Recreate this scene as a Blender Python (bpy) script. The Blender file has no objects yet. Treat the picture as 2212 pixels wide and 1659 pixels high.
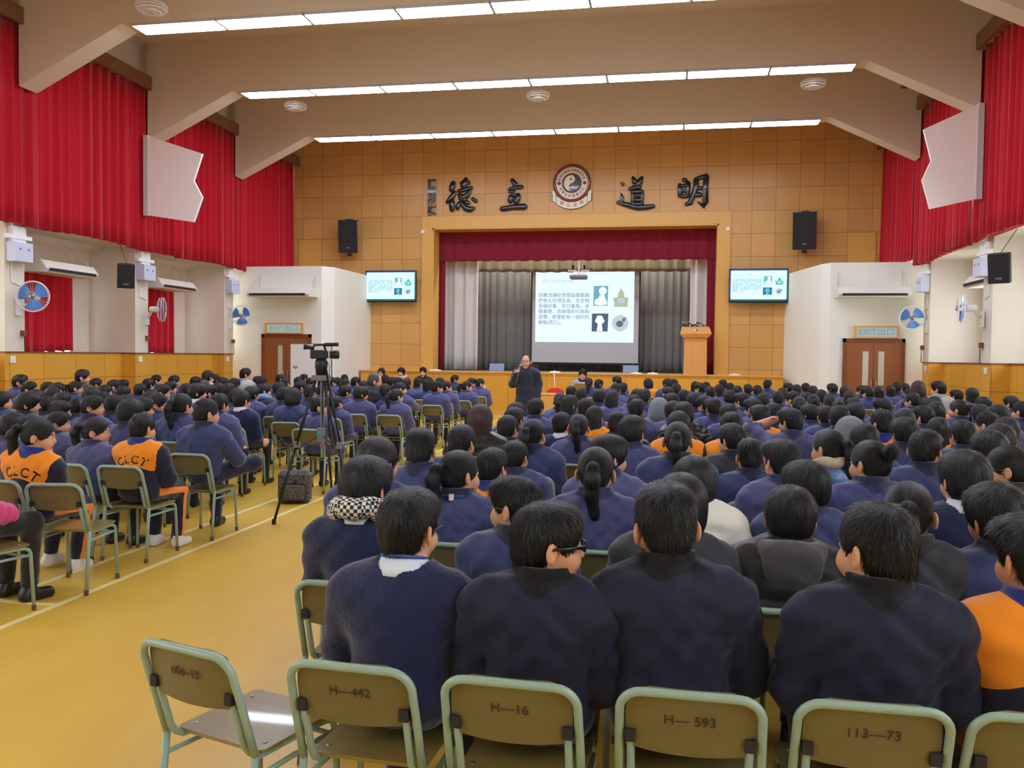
import bpy, bmesh, math, random
import numpy as np
from mathutils import Vector, Matrix, Euler
R = math.radians
PI = math.pi
rnd = random.Random(7)
scene = bpy.context.scene
col = scene.collection

# ------------------------------------------------------------------ camera
cd = bpy.data.cameras.new('camera'); cam = bpy.data.objects.new('camera', cd); col.objects.link(cam)
FPX, CX, CY, VPX, VPY, ROLL, HC = 1850., 1106., 829.5, 1447., 773., .012, 1.65
Yc = Vector((VPX - CX, VPY - CY, FPX)).normalized()          # hall axis in camera coordinates (x right, y down, z forward)
tt = Vector((1, ROLL, 0)); Xc = (tt - Yc * tt.dot(Yc)).normalized(); Zc = Xc.cross(Yc)
if Zc.y > 0: Zc = -Zc
right = Vector((Xc.x, Yc.x, Zc.x)); down = Vector((Xc.y, Yc.y, Zc.y)); fwd = Vector((Xc.z, Yc.z, Zc.z))
cam.matrix_world = Matrix(((right.x, -down.x, -fwd.x, 0), (right.y, -down.y, -fwd.y, 0), (right.z, -down.z, -fwd.z, HC), (0, 0, 0, 1)))
cd.sensor_fit = 'HORIZONTAL'; cd.sensor_width = 36.; cd.lens = 36. * FPX / 2212.
cd.clip_start = .05; cd.clip_end = 200
scene.camera = cam
# ------------------------------------------------------------------ world: overcast daylight outside the windows
w = bpy.data.worlds.new('sky'); scene.world = w; w.use_nodes = True
w.node_tree.nodes['Background'].inputs[0].default_value = (.80, .90, 1, 1)
w.node_tree.nodes['Background'].inputs[1].default_value = 8.0
scene.view_settings.view_transform = 'Standard'; scene.view_settings.look = 'None'
scene.view_settings.gamma = 1; scene.view_settings.use_curve_mapping = False
scene.view_settings.exposure = 0.0
scene.cycles.max_bounces = 8; scene.cycles.diffuse_bounces = 5; scene.cycles.glossy_bounces = 3
scene.cycles.transmission_bounces = 4; scene.cycles.transparent_max_bounces = 6
scene.cycles.sample_clamp_indirect = 6
LIGHT = 25.       # radiance of the ceiling light panels

ld = bpy.data.lights.new('stage_batten', 'AREA'); ld.shape = 'RECTANGLE'; ld.size = 7.; ld.size_y = .5; ld.energy = 240; ld.color = (1, .95, .86)
lo = bpy.data.objects.new('stage_batten', ld); col.objects.link(lo); lo.location = (-2.8, 25.75, 5.95); lo.rotation_euler = (R(12), 0, 0)
# ------------------------------------------------------------------ helpers
def lin(c):
    return tuple(((v / 255) / 12.92 if v / 255 <= .04045 else ((v / 255 + .055) / 1.055) ** 2.4) for v in c)
def newmat(name):
    m = bpy.data.materials.new(name); m.use_nodes = True
    nt = m.node_tree; b = nt.nodes['Principled BSDF']
    return m, nt, b
def mat(name, rgb, rough=.6, metal=0, spec=.5, noise=0, nscale=8, bump=0, bscale=40, stretch=(1, 1, 1), coat=0, sheen=0):
    m, nt, b = newmat(name)
    c = lin(rgb)
    b.inputs['Base Color'].default_value = (*c, 1); b.inputs['Roughness'].default_value = rough
    b.inputs['Metallic'].default_value = metal; b.inputs['Specular IOR Level'].default_value = spec
    b.inputs['Coat Weight'].default_value = coat; b.inputs['Sheen Weight'].default_value = sheen
    tc = nt.nodes.new('ShaderNodeTexCoord'); mp = nt.nodes.new('ShaderNodeMapping')
    mp.inputs['Scale'].default_value = stretch; nt.links.new(tc.outputs['Object'], mp.inputs['Vector'])
    if noise:
        n = nt.nodes.new('ShaderNodeTexNoise'); n.inputs['Scale'].default_value = nscale; n.inputs['Detail'].default_value = 4
        nt.links.new(mp.outputs[0], n.inputs['Vector'])
        mx = nt.nodes.new('ShaderNodeMix'); mx.data_type = 'RGBA'
        mx.inputs[6].default_value = (*[v * (1 - noise) for v in c], 1); mx.inputs[7].default_value = (*[min(1, v * (1 + noise)) for v in c], 1)
        nt.links.new(n.outputs['Fac'], mx.inputs[0]); nt.links.new(mx.outputs[2], b.inputs['Base Color'])
    if bump:
        n2 = nt.nodes.new('ShaderNodeTexNoise'); n2.inputs['Scale'].default_value = bscale; n2.inputs['Detail'].default_value = 3
        nt.links.new(mp.outputs[0], n2.inputs['Vector'])
        bp = nt.nodes.new('ShaderNodeBump'); bp.inputs['Strength'].default_value = bump; bp.inputs['Distance'].default_value = .02
        nt.links.new(n2.outputs['Fac'], bp.inputs['Height']); nt.links.new(bp.outputs[0], b.inputs['Normal'])
    return m
def emat(name, rgb, s):
    m, nt, b = newmat(name); c = lin(rgb)
    b.inputs['Base Color'].default_value = (*[v * .08 for v in c], 1); b.inputs['Emission Color'].default_value = (*c, 1); b.inputs['Emission Strength'].default_value = s
    return m
def amat(name, c0, c1, attr='m', rough=.75, bump=.7, bscale=7, c2=None, sheen=.3, spec=.3, stretch=(1, 1, 1)):
    """cloth of two (three) colours, split where the vertex attribute crosses 0.5 (1.5)"""
    m, nt, b = newmat(name)
    a = nt.nodes.new('ShaderNodeAttribute'); a.attribute_name = attr
    g = nt.nodes.new('ShaderNodeMath'); g.operation = 'GREATER_THAN'; g.inputs[1].default_value = .5
    nt.links.new(a.outputs['Fac'], g.inputs[0])
    mx = nt.nodes.new('ShaderNodeMix'); mx.data_type = 'RGBA'
    mx.inputs[6].default_value = (*lin(c0), 1); mx.inputs[7].default_value = (*lin(c1), 1); nt.links.new(g.outputs[0], mx.inputs[0])
    out = mx.outputs[2]
    if c2:
        g2 = nt.nodes.new('ShaderNodeMath'); g2.operation = 'GREATER_THAN'; g2.inputs[1].default_value = 1.5
        nt.links.new(a.outputs['Fac'], g2.inputs[0])
        m2 = nt.nodes.new('ShaderNodeMix'); m2.data_type = 'RGBA'; m2.inputs[7].default_value = (*lin(c2), 1)
        nt.links.new(out, m2.inputs[6]); nt.links.new(g2.outputs[0], m2.inputs[0]); out = m2.outputs[2]
    nt.links.new(out, b.inputs['Base Color'])
    b.inputs['Roughness'].default_value = rough; b.inputs['Sheen Weight'].default_value = sheen; b.inputs['Specular IOR Level'].default_value = spec
    tc = nt.nodes.new('ShaderNodeTexCoord'); mp = nt.nodes.new('ShaderNodeMapping'); mp.inputs['Scale'].default_value = stretch
    nt.links.new(tc.outputs['Object'], mp.inputs['Vector'])
    n = nt.nodes.new('ShaderNodeTexNoise'); n.inputs['Scale'].default_value = bscale; n.inputs['Detail'].default_value = 1.5; n.inputs['Distortion'].default_value = .6
    nt.links.new(mp.outputs[0], n.inputs['Vector'])
    bp = nt.nodes.new('ShaderNodeBump'); bp.inputs['Strength'].default_value = bump; bp.inputs['Distance'].default_value = .05
    nt.links.new(n.outputs['Fac'], bp.inputs['Height']); nt.links.new(bp.outputs[0], b.inputs['Normal'])
    return m

class MB:
    """collects solids; build() links them as one mesh object"""
    def __init__(s): s.v = []; s.f = []; s.mi = []
    def add(s, vs, fs, mi=0, M=None):
        o = len(s.v)
        for v in vs: s.v.append(tuple(M @ Vector(v)) if M else tuple(v))
        for f in fs: s.f.append(tuple(i + o for i in f)); s.mi.append(mi)
        return s
    def box(s, x0, x1, y0, y1, z0, z1, mi=0, M=None):
        vs = [(x, y, z) for z in (z0, z1) for y in (y0, y1) for x in (x0, x1)]
        return s.add(vs, [(0, 2, 3, 1), (4, 5, 7, 6), (0, 1, 5, 4), (2, 6, 7, 3), (0, 4, 6, 2), (1, 3, 7, 5)], mi, M)
    def rbox(s, x0, x1, y0, y1, z0, z1, r=.01, mi=0, M=None):
        """box with rounded vertical corners and chamfered rims"""
        pts = []
        for cx, cy, a0 in ((x1 - r, y1 - r, 0), (x0 + r, y1 - r, 90), (x0 + r, y0 + r, 180), (x1 - r, y0 + r, 270)):
            for k in range(4):
                a = R(a0 + 30 * k); pts.append((math.cos(a), math.sin(a), cx, cy))
        n = len(pts); vs = []
        for q, z in ((.4, z0), (1, z0 + r * .6), (1, z1 - r * .6), (.4, z1)):
            for ca, sa, cx, cy in pts: vs.append((cx + ca * r * q, cy + sa * r * q, z))
        fs = [tuple(range(n - 1, -1, -1)), tuple(range(3 * n, 4 * n))]
        for l in range(3):
            for i in range(n): j = (i + 1) % n; fs.append((l * n + i, l * n + j, (l + 1) * n + j, (l + 1) * n + i))
        return s.add(vs, fs, mi, M)
    def prism(s, poly, d0, d1, axis='y', mi=0, M=None):
        """closed outline extruded along an axis; outline coordinates are the other two axes in order"""
        n = len(poly); vs = []
        for d in (d0, d1):
            for a, b in poly: vs.append({'y': (a, d, b), 'x': (d, a, b), 'z': (a, b, d)}[axis])
        fs = [tuple(range(n)), tuple(range(2 * n - 1, n - 1, -1))]
        for i in range(n): j = (i + 1) % n; fs.append((i, i + n, j + n, j))
        return s.add(vs, fs, mi, M)
    def tube(s, pts, r, n=8, mi=0, M=None, caps=True):
        pts = [Vector(p) for p in pts]; rs = r if isinstance(r, (list, tuple)) else [r] * len(pts)
        T = []
        for i in range(len(pts)):
            a = pts[max(i - 1, 0)]; b = pts[min(i + 1, len(pts) - 1)]; T.append((b - a).normalized())
        up = Vector((0, 0, 1)) if abs(T[0].z) < .9 else Vector((1, 0, 0))
        N = (up - T[0] * up.dot(T[0])).normalized(); vs = []
        for i, p in enumerate(pts):
            N = (N - T[i] * N.dot(T[i])); N = N.normalized() if N.length > 1e-6 else T[i].orthogonal().normalized()
            B = T[i].cross(N)
            for k in range(n): a = 2 * PI * k / n; vs.append(p + (N * math.cos(a) + B * math.sin(a)) * rs[i])
        fs = []
        for i in range(len(pts) - 1):
            for k in range(n): j = (k + 1) % n; fs.append((i * n + k, i * n + j, (i + 1) * n + j, (i + 1) * n + k))
        if caps: fs.append(tuple(range(n - 1, -1, -1))); fs.append(tuple(range((len(pts) - 1) * n, len(pts) * n)))
        return s.add(vs, fs, mi, M)
    def lathe(s, prof, n=24, mi=0, M=None):
        """profile (r, z) turned round z"""
        vs = [];
        for r, z in prof:
            for k in range(n): a = 2 * PI * k / n; vs.append((r * math.cos(a), r * math.sin(a), z))
        fs = []
        for i in range(len(prof) - 1):
            for k in range(n): j = (k + 1) % n; fs.append((i * n + k, i * n + j, (i + 1) * n + j, (i + 1) * n + k))
        if prof[0][0] > 1e-5: fs.append(tuple(range(n - 1, -1, -1)))
        if prof[-1][0] > 1e-5: fs.append(tuple(range((len(prof) - 1) * n, len(prof) * n)))
        return s.add(vs, fs, mi, M)
    def mesh(s, name, mats, smooth=False):
        me = bpy.data.meshes.new(name); me.from_pydata(s.v, [], s.f)
        for m in (mats if isinstance(mats, (list, tuple)) else [mats]): me.materials.append(m)
        me.polygons.foreach_set('material_index', s.mi)
        me.polygons.foreach_set('use_smooth', [smooth] * len(s.f))
        bm = bmesh.new(); bm.from_mesh(me); bmesh.ops.recalc_face_normals(bm, faces=bm.faces); bm.to_mesh(me); bm.free()
        me.update(); return me
    def build(s, name, mats, parent=None, smooth=False, bevel=0):
        o = bpy.data.objects.new(name, s.mesh(name, mats, smooth)); col.objects.link(o)
        if parent: o.parent = parent
        if bevel:
            md = o.modifiers.new('bevel', 'BEVEL'); md.width = bevel; md.segments = 2; md.limit_method = 'ANGLE'; md.angle_limit = R(40)
        return o
def empty(name, loc=(0, 0, 0), rz=0, label=None, cat=None, group=None):
    o = bpy.data.objects.new(name, None); col.objects.link(o); o.location = loc; o.rotation_euler = (0, 0, rz); o.empty_display_size = .1
    if label: tag(o, label, cat, group)
    return o
def tag(o, label, cat, group=None):
    o['label'] = label; o['category'] = cat
    if group: o['group'] = group
    return o
def struct(o): o['kind'] = 'structure'; return o
def add(name, me, parent=None, loc=(0, 0, 0), rot=(0, 0, 0), sc=None):
    o = bpy.data.objects.new(name, me); col.objects.link(o); o.location = loc; o.rotation_euler = rot
    if sc: o.scale = sc
    if parent: o.parent = parent
    return o
def copy_tree(o, parent=None):
    c = o.copy(); col.objects.link(c); c.parent = parent
    for ch in list(o.children): copy_tree(ch, c)
    return c
def text_mesh(name, s, size, m, ext=.001, align='CENTER', bold=0, sx=1):
    cu = bpy.data.curves.new(name, 'FONT'); cu.body = s; cu.size = size; cu.extrude = ext; cu.align_x = align; cu.align_y = 'CENTER'; cu.offset = bold
    cu.resolution_u = 3
    t = bpy.data.objects.new(name, cu); col.objects.link(t)
    me = bpy.data.meshes.new_from_object(t.evaluated_get(bpy.context.evaluated_depsgraph_get()))
    bpy.data.objects.remove(t); bpy.data.curves.remove(cu)
    me.name = name; me.materials.clear(); me.materials.append(m)
    if sx != 1: me.transform(Matrix.Diagonal((sx, 1, 1, 1)))
    return me
FACE = (R(90), 0, 0)          # text stood up, read from the hall
def frame(o, x, y, z): o = Matrix.Translation((x, y, z)); return o
# ------------------------------------------------------------------ materials of the room
M = {}
M['plaster'] = mat('plaster_cream', (222, 214, 196), .8, noise=.03, nscale=2, bump=.05, bscale=60)
M['board_white'] = mat('board_white', (250, 250, 248), .5); M['grey_white'] = mat('grey_white', (206, 204, 204), .5)
M['white'] = mat('plaster_white', (236, 236, 226), .75, noise=.02, nscale=2)
M['beam'] = mat('beam_paint', (214, 200, 180), .8, noise=.02, nscale=1.5)
def wood_panels(name, rgb, pw, ph, org, dark=.62, rough=.35, var=.12):
    """veneer squares with thin dark joints"""
    m, nt, b = newmat(name); N = nt.nodes; L = nt.links
    tc = N.new('ShaderNodeTexCoord'); sp = N.new('ShaderNodeSeparateXYZ'); L.new(tc.outputs['Object'], sp.inputs[0])
    def mth(op, a, bb=None):
        n = N.new('ShaderNodeMath'); n.operation = op
        for i, v in enumerate((a, bb)):
            if v is None: continue
            if isinstance(v, (int, float)): n.inputs[i].default_value = v
            else: L.new(v, n.inputs[i])
        return n.outputs[0]
    ad = mth('ADD', sp.outputs[0], sp.outputs[1]) if pw < 0 else sp.outputs[0]
    u = mth('DIVIDE', mth('SUBTRACT', ad, org[0]), abs(pw)); v = mth('DIVIDE', mth('SUBTRACT', sp.outputs[2], org[1]), ph)
    fu = mth('FRACT', u); fv = mth('FRACT', v)
    ju = mth('LESS_THAN', fu, .012 / abs(pw)); jv = mth('LESS_THAN', fv, .012 / ph)
    j = mth('MAXIMUM', ju, jv)
    cu = N.new('ShaderNodeCombineXYZ'); L.new(mth('FLOOR', u), cu.inputs[0]); L.new(mth('FLOOR', v), cu.inputs[1])
    wn = N.new('ShaderNodeTexWhiteNoise'); L.new(cu.outputs[0], wn.inputs['Vector'])
    mp = N.new('ShaderNodeMapping'); mp.inputs['Scale'].default_value = (9, 9, .8); L.new(tc.outputs['Object'], mp.inputs[0])
    ns = N.new('ShaderNodeTexNoise'); ns.inputs['Scale'].default_value = 3; ns.inputs['Detail'].default_value = 5; L.new(mp.outputs[0], ns.inputs['Vector'])
    c = lin(rgb); f = mth('ADD', mth('MULTIPLY', wn.outputs['Value'], .6), mth('MULTIPLY', ns.outputs['Fac'], .4))
    mx = N.new('ShaderNodeMix'); mx.data_type = 'RGBA'; L.new(f, mx.inputs[0])
    mx.inputs[6].default_value = (*[k * (1 - var) for k in c], 1); mx.inputs[7].default_value = (*[min(1, k * (1 + var)) for k in c], 1)
    m2 = N.new('ShaderNodeMix'); m2.data_type = 'RGBA'; L.new(j, m2.inputs[0]); L.new(mx.outputs[2], m2.inputs[6])
    m2.inputs[7].default_value = (*[k * dark * .7 for k in c], 1); L.new(m2.outputs[2], b.inputs['Base Color'])
    b.inputs['Roughness'].default_value = rough; b.inputs['Specular IOR Level'].default_value = .4
    return m
M['wood_wall'] = wood_panels('veneer_squares', (210, 160, 92), .622, .622, (-7.2, 5.69), rough=.3)
M['wood_apron'] = wood_panels('veneer_apron', (216, 158, 56), 1.08, 5, (-8.74, -3.9), rough=.35)
M['wainscot'] = wood_panels('veneer_wainscot', (214, 158, 58), -.9, 5, (0, -3.9), rough=.35)
M['wood_plain'] = mat('veneer_plain', (220, 168, 84), .35, noise=.08, nscale=3, stretch=(6, 6, .7))
M['wood_rail'] = mat('pelmet_wood', (128, 88, 56), .5, noise=.1, nscale=3, stretch=(4, .6, 4))
M['door_wood'] = mat('door_wood', (150, 90, 48), .4, noise=.14, nscale=3, stretch=(10, 10, .6))
M['door_frame'] = mat('door_frame_wood', (128, 74, 40), .4, noise=.1, nscale=4)
M['red'] = None
def curtain_mat(name, rgb, trans=.25, rough=.8):
    m, nt, b = newmat(name); c = lin(rgb); N = nt.nodes; L = nt.links
    b.inputs['Roughness'].default_value = rough; b.inputs['Sheen Weight'].default_value = .3; b.inputs['Specular IOR Level'].default_value = .2
    tc = N.new('ShaderNodeTexCoord'); mp = N.new('ShaderNodeMapping'); mp.inputs['Scale'].default_value = (14, 14, .3); L.new(tc.outputs['Object'], mp.inputs[0])
    n = N.new('ShaderNodeTexNoise'); n.inputs['Scale'].default_value = 2; L.new(mp.outputs[0], n.inputs['Vector'])
    mx = N.new('ShaderNodeMix'); mx.data_type = 'RGBA'; mx.inputs[6].default_value = (*[k * .85 for k in c], 1); mx.inputs[7].default_value = (*[min(1, k * 1.12) for k in c], 1)
    L.new(n.outputs['Fac'], mx.inputs[0]); L.new(mx.outputs[2], b.inputs['Base Color'])
    if trans:
        t = N.new('ShaderNodeBsdfTranslucent'); t.inputs[0].default_value = (*c, 1)
        ms = N.new('ShaderNodeMixShader'); ms.inputs[0].default_value = trans
        L.new(b.outputs[0], ms.inputs[1]); L.new(t.outputs[0], ms.inputs[2]); L.new(ms.outputs[0], N['Material Output'].inputs[0])
    return m
M['red'] = curtain_mat('red_curtain', (196, 22, 42), .16)
M['burgundy'] = curtain_mat('burgundy_velvet', (128, 22, 44), 0)
M['grey_curtain'] = curtain_mat('grey_curtain', (142, 138, 134), 0)
M['pale_curtain'] = curtain_mat('pale_curtain', (214, 210, 206), 0)
M['khaki_curtain'] = curtain_mat('khaki_valance', (136, 126, 104), 0)
M['panel_light'] = emat('light_panel', (226, 236, 255), LIGHT)
M['light_trim'] = mat('light_trim', (190, 190, 200), .5)
M['black'] = mat('black_plastic', (22, 22, 24), .45)
M['blackmesh'] = mat('speaker_grille', (26, 26, 28), .7, bump=.3, bscale=300)
M['metal'] = mat('steel', (150, 150, 155), .35, metal=.9)
M['whiteplastic'] = mat('white_plastic', (238, 238, 236), .4)
M['acwhite'] = mat('ac_enamel', (226, 224, 214), .45)
M['grey'] = mat('grey_plastic', (120, 122, 126), .5)
M['lav'] = mat('pale_box_enamel', (206, 210, 232), .4)
M['stage_dark'] = mat('stage_floor', (62, 58, 56), .6)
M['bluefan'] = mat('fan_blade_blue', (52, 122, 204), .35)
M['gloss_black'] = mat('gloss_black_resin', (14, 16, 24), .22, coat=.3)
M['brown_glaze'] = mat('glazed_brown', (120, 52, 34), .2, coat=.4)
M['cream'] = mat('cream_enamel', (236, 226, 206), .3)
M['maroon_ink'] = mat('maroon_ink', (132, 52, 52), .5)
M['dark'] = mat('dark_slot', (34, 34, 36), .7)

# floor: glossy yellow sports boards
m, nt, b = newmat('yellow_floor'); N = nt.nodes; L = nt.links
tc = N.new('ShaderNodeTexCoord'); mp = N.new('ShaderNodeMapping'); mp.inputs['Scale'].default_value = (1.2, .35, 1); L.new(tc.outputs['Object'], mp.inputs[0])
n1 = N.new('ShaderNodeTexNoise'); n1.inputs['Scale'].default_value = 1.6; n1.inputs['Detail'].default_value = 6; n1.inputs['Roughness'].default_value = .65; L.new(mp.outputs[0], n1.inputs['Vector'])
mx = N.new('ShaderNodeMix'); mx.data_type = 'RGBA'; mx.inputs[6].default_value = (*lin((206, 160, 52)), 1); mx.inputs[7].default_value = (*lin((236, 200, 88)), 1)
L.new(n1.outputs['Fac'], mx.inputs[0]); L.new(mx.outputs[2], b.inputs['Base Color'])
b.inputs['Roughness'].default_value = .30; b.inputs['Specular IOR Level'].default_value = .45
M['floor'] = m
M['line'] = mat('cream_floor_paint', (238, 226, 160), .35)

XL, XR = -11.4, 5.7            # faces of the side pillars
BY = [1.90, 5.64, 9.39, 13.13, 16.83, 20.6]   # near faces of the roof beams
ZC = 8.25
def S(name, mb, m, **k): return struct(mb.build(name, m, **k))
S('floor', MB().box(-13.2, 7.6, -4.2, 24.4, -.1, 0), M['floor'])
for i, (x0, x1, y0, y1) in enumerate(((-3.905, -3.855, .5, 23.3), (-4.365, -4.315, .5, 23.3), (-9.5, -3.9, 4.86, 4.91))):
    S('floor_line' + ('.%03d' % i if i else ''), MB().box(x0, x1, y0, y1, 0, .002 + .0004 * i), M['line'])
S('ceiling', MB().box(-12.8, 7.2, -4.2, 24.5, ZC, ZC + .12), M['beam'])
S('wall_back', MB().box(-13.2, 7.6, -4.3, -4.2, 0, ZC), M['plaster'])
# proscenium wall with its opening
S('wall_front', MB().box(-12.8, -6.9, 24.33, 24.6, 0, ZC).box(1.28, 7.2, 24.33, 24.6, 0, ZC).box(-6.9, 1.28, 24.33, 24.6, 5.35, ZC), M['wood_wall'])
S('trim_1', MB().box(-7.2, -6.88, 24.29, 24.36, 1.2, 5.69).box(1.26, 1.58, 24.29, 24.36, 1.2, 5.69).box(-6.88, 1.26, 24.29, 24.36, 5.35, 5.69)
  .box(-6.9, -6.84, 24.3, 24.9, 1.2, 5.35).box(1.22, 1.28, 24.3, 24.9, 1.2, 5.35).box(-6.9, 1.28, 24.3, 24.9, 5.31, 5.36), M['wood_plain'])
for i, x in enumerate((-11.05, 4.65)):
    S('trim_%d' % (i + 2), MB().box(x, x + .7, 24.3, 24.35, 3.9, 5.06).box(x + .02, x + .68, 24.29, 24.31, 3.94, 5.02), M['wood_plain'])
# stage
S('stage_floor_slab', MB().box(-8.74, 2.94, 23.43, 24.4, 0, 1.17), M['wood_apron'])
S('trim_4', MB().box(-8.76, 2.96, 23.40, 24.33, 1.17, 1.2), M['wood_plain'])
S('baseboard_stage', MB().box(-8.74, 2.94, 23.415, 23.43, 0, .12), M['wood_plain'])
S('stage_slab', MB().box(-9, 3.4, 24.33, 32, 1.05, 1.2), M['stage_dark'])
S('wall_stage', MB().box(-9, 3.4, 31.6, 31.8, 1.2, 6.4).box(-9.1, -9, 24.6, 31.8, 1.2, 6.4).box(3.4, 3.5, 24.6, 31.8, 1.2, 6.4), M['plaster'])
S('ceiling_stage', MB().box(-9.1, 3.5, 24.6, 31.8, 6.4, 6.5), M['stage_dark'])
# side rooms beside the stage
S('wall_side_room_lectern', MB().prism([(3.05, 24.33), (3.55, 21.75), (3.72, 21.4), (5.95, 21.4), (5.95, 24.33)], 0, 3.95, 'z'), M['white'])
S('wall_side_room_tripod', MB().prism([(-8.77, 24.33), (-8.85, 21.75), (-9.08, 21.4), (-11.6, 21.4), (-11.6, 24.33)][::-1], 0, 3.96, 'z'), M['white'])

# side walls: pillars, recesses with low windows, high windows behind the curtains
def side(sx, X, name):
    """sx = -1: wall on the tripod side; +1: on the lectern side"""
    def bx(mb, a, b_, y0, y1, z0, z1): mb.box(min(X + sx * a, X + sx * b_), max(X + sx * a, X + sx * b_), y0, y1, z0, z1); return mb
    p = MB()
    ys = BY + [24.33]
    for y in BY: bx(p, 0, 1.3, y - .04, y + .43, 1.62, ZC)
    ends = [-4.2] + BY
    for i, y0 in enumerate(ends):
        a = -4.2 if i == 0 else y0 + .43; b_ = ys[i] - .04 if i < len(BY) else 24.33
        if b_ > 21.4 and a > 20: b_ = 24.33
        bx(p, 1.1, 1.3, a, a + .45, 1.62, 3.9)      # recess back wall beside its window
        bx(p, 1.1, 1.3, a + 2.6, b_, 1.62, 3.9); bx(p, 1.1, 1.3, a + .45, a + 2.6, 3.15, 3.9)
        p.prism([(X + sx * 1.3, 3.7), (X + sx * .75, 3.9), (X, 3.9), (X, 4.02), (X + sx * 1.3, 4.02)], a, b_, 'y')   # sill slab of the high windows
        bx(p, 0, .25, a, b_, 7.25, ZC)
        bx(p, .05, .12, a, a + .35, 3.95, 7.3); bx(p, .05, .12, b_ - .35, b_, 3.95, 7.3)
    S('wall_' + name, p, M['plaster'])
    w = MB()
    for i, y0 in enumerate(ends):
        a = -4.2 if i == 0 else y0 + .43; b_ = ys[i] - .04 if i < len(BY) else 21.4
        bx(w, .33, 1.3, a, b_, 0, 1.6)
        if i < len(BY): bx(w, 0, 1.3, ys[i] - .04, ys[i] + .43, 0, 1.6)
    S('wall_wainscot_' + name, w, M['wainscot'])
    t = MB()
    for i, y0 in enumerate(ends):
        a = -4.2 if i == 0 else y0 + .43; b_ = ys[i] - .04 if i < len(BY) else 21.4
        bx(t, .31, 1.3, a, b_, 1.6, 1.625)
        if i < len(BY): bx(t, -.02, 1.3, ys[i] - .06, ys[i] + .45, 1.6, 1.625)
    S('trim_wainscot_' + name, t, M['door_frame'])
    for i, y0 in enumerate(ends[1:]):
        a = y0 + .43; b_ = ys[i + 1] - .04
        o = S('window_%s_%d' % (name, i + 1), MB().box(X + sx * .1 - .01, X + sx * .1 + .01, a + .35, b_ - .35, 3.95, 7.3), M['glass'])
        fm = MB()
        for k in range(5): yy = a + .35 + (b_ - a - .7) * k / 4; fm.box(X + sx * .1 - .03, X + sx * .1 + .03, yy - .025, yy + .025, 3.95, 7.3)
        for z in (3.98, 5.1, 6.2, 7.27): fm.box(X + sx * .1 - .03, X + sx * .1 + .03, a + .35, b_ - .35, z - .025, z + .025)
        f = fm.build('window_frame', M['whiteplastic'], o)
        o2 = S('window_low_%s_%d' % (name, i + 1), MB().box(X + sx * 1.2 - .01, X + sx * 1.2 + .01, a + .45, a + 2.6, 1.62, 3.15), M['glass'])
        MB().box(X + sx * 1.2 - .03, X + sx * 1.2 + .03, a + 1.5, a + 1.55, 1.62, 3.15).build('window_frame', M['whiteplastic'], o2)
m, nt, b = newmat('window_glass'); tr = nt.nodes.new('ShaderNodeBsdfTransparent'); gl = nt.nodes.new('ShaderNodeBsdfGlossy'); gl.inputs['Roughness'].default_value = .05
ms = nt.nodes.new('ShaderNodeMixShader'); ms.inputs[0].default_value = .08
nt.links.new(tr.outputs[0], ms.inputs[1]); nt.links.new(gl.outputs[0], ms.inputs[2]); nt.links.new(ms.outputs[0], nt.nodes['Material Output'].inputs[0]); M['glass'] = m
side(-1, XL, 'left'); side(1, XR, 'right')
# roof beams with sloping haunches, light troughs under them
for i, y in enumerate(BY):
    poly = [(-11.12, ZC), (-11.12, 6.2), (-9.15, 7.15), (3.5, 7.15), (5.42, 6.2), (5.42, ZC)]
    S('beam' + ('.%03d' % i if i else ''), MB().prism(poly, y, y + .43), M['beam'])
    if i < 2: continue          # the rear troughs are switched off
    for k in range(8):
        x0 = -8.97 + k * 1.536; x1 = x0 + 1.50
        g = 'light panels under the beams'
        row = ['', 'fourth beam from the stage', 'third beam out from the stage above the rear rows', 'third beam from the stage', 'second beam from the stage', 'beam nearest the stage'][i]
        row = ['', 'fifth beam from the stage', 'fourth beam from the stage', 'third beam from the stage', 'second beam from the stage', 'beam closest to the stage'][i]
        e = empty('ceiling_light', ((x0 + x1) / 2, y + .215, 7.15), 0, 'glowing white ceiling panel, %s from the lectern side under the %s' % (['eighth', 'seventh', 'sixth', 'fifth', 'fourth', 'third', 'second', 'first'][k], row), 'light', g)
        MB().box(-.755, .755, -.205, .205, -.045, 0).build('housing', M['light_trim'], e)
        MB().box(-.738, .738, -.19, .19, -.052, -.045).build('diffuser', M['panel_light'], e)

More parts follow.
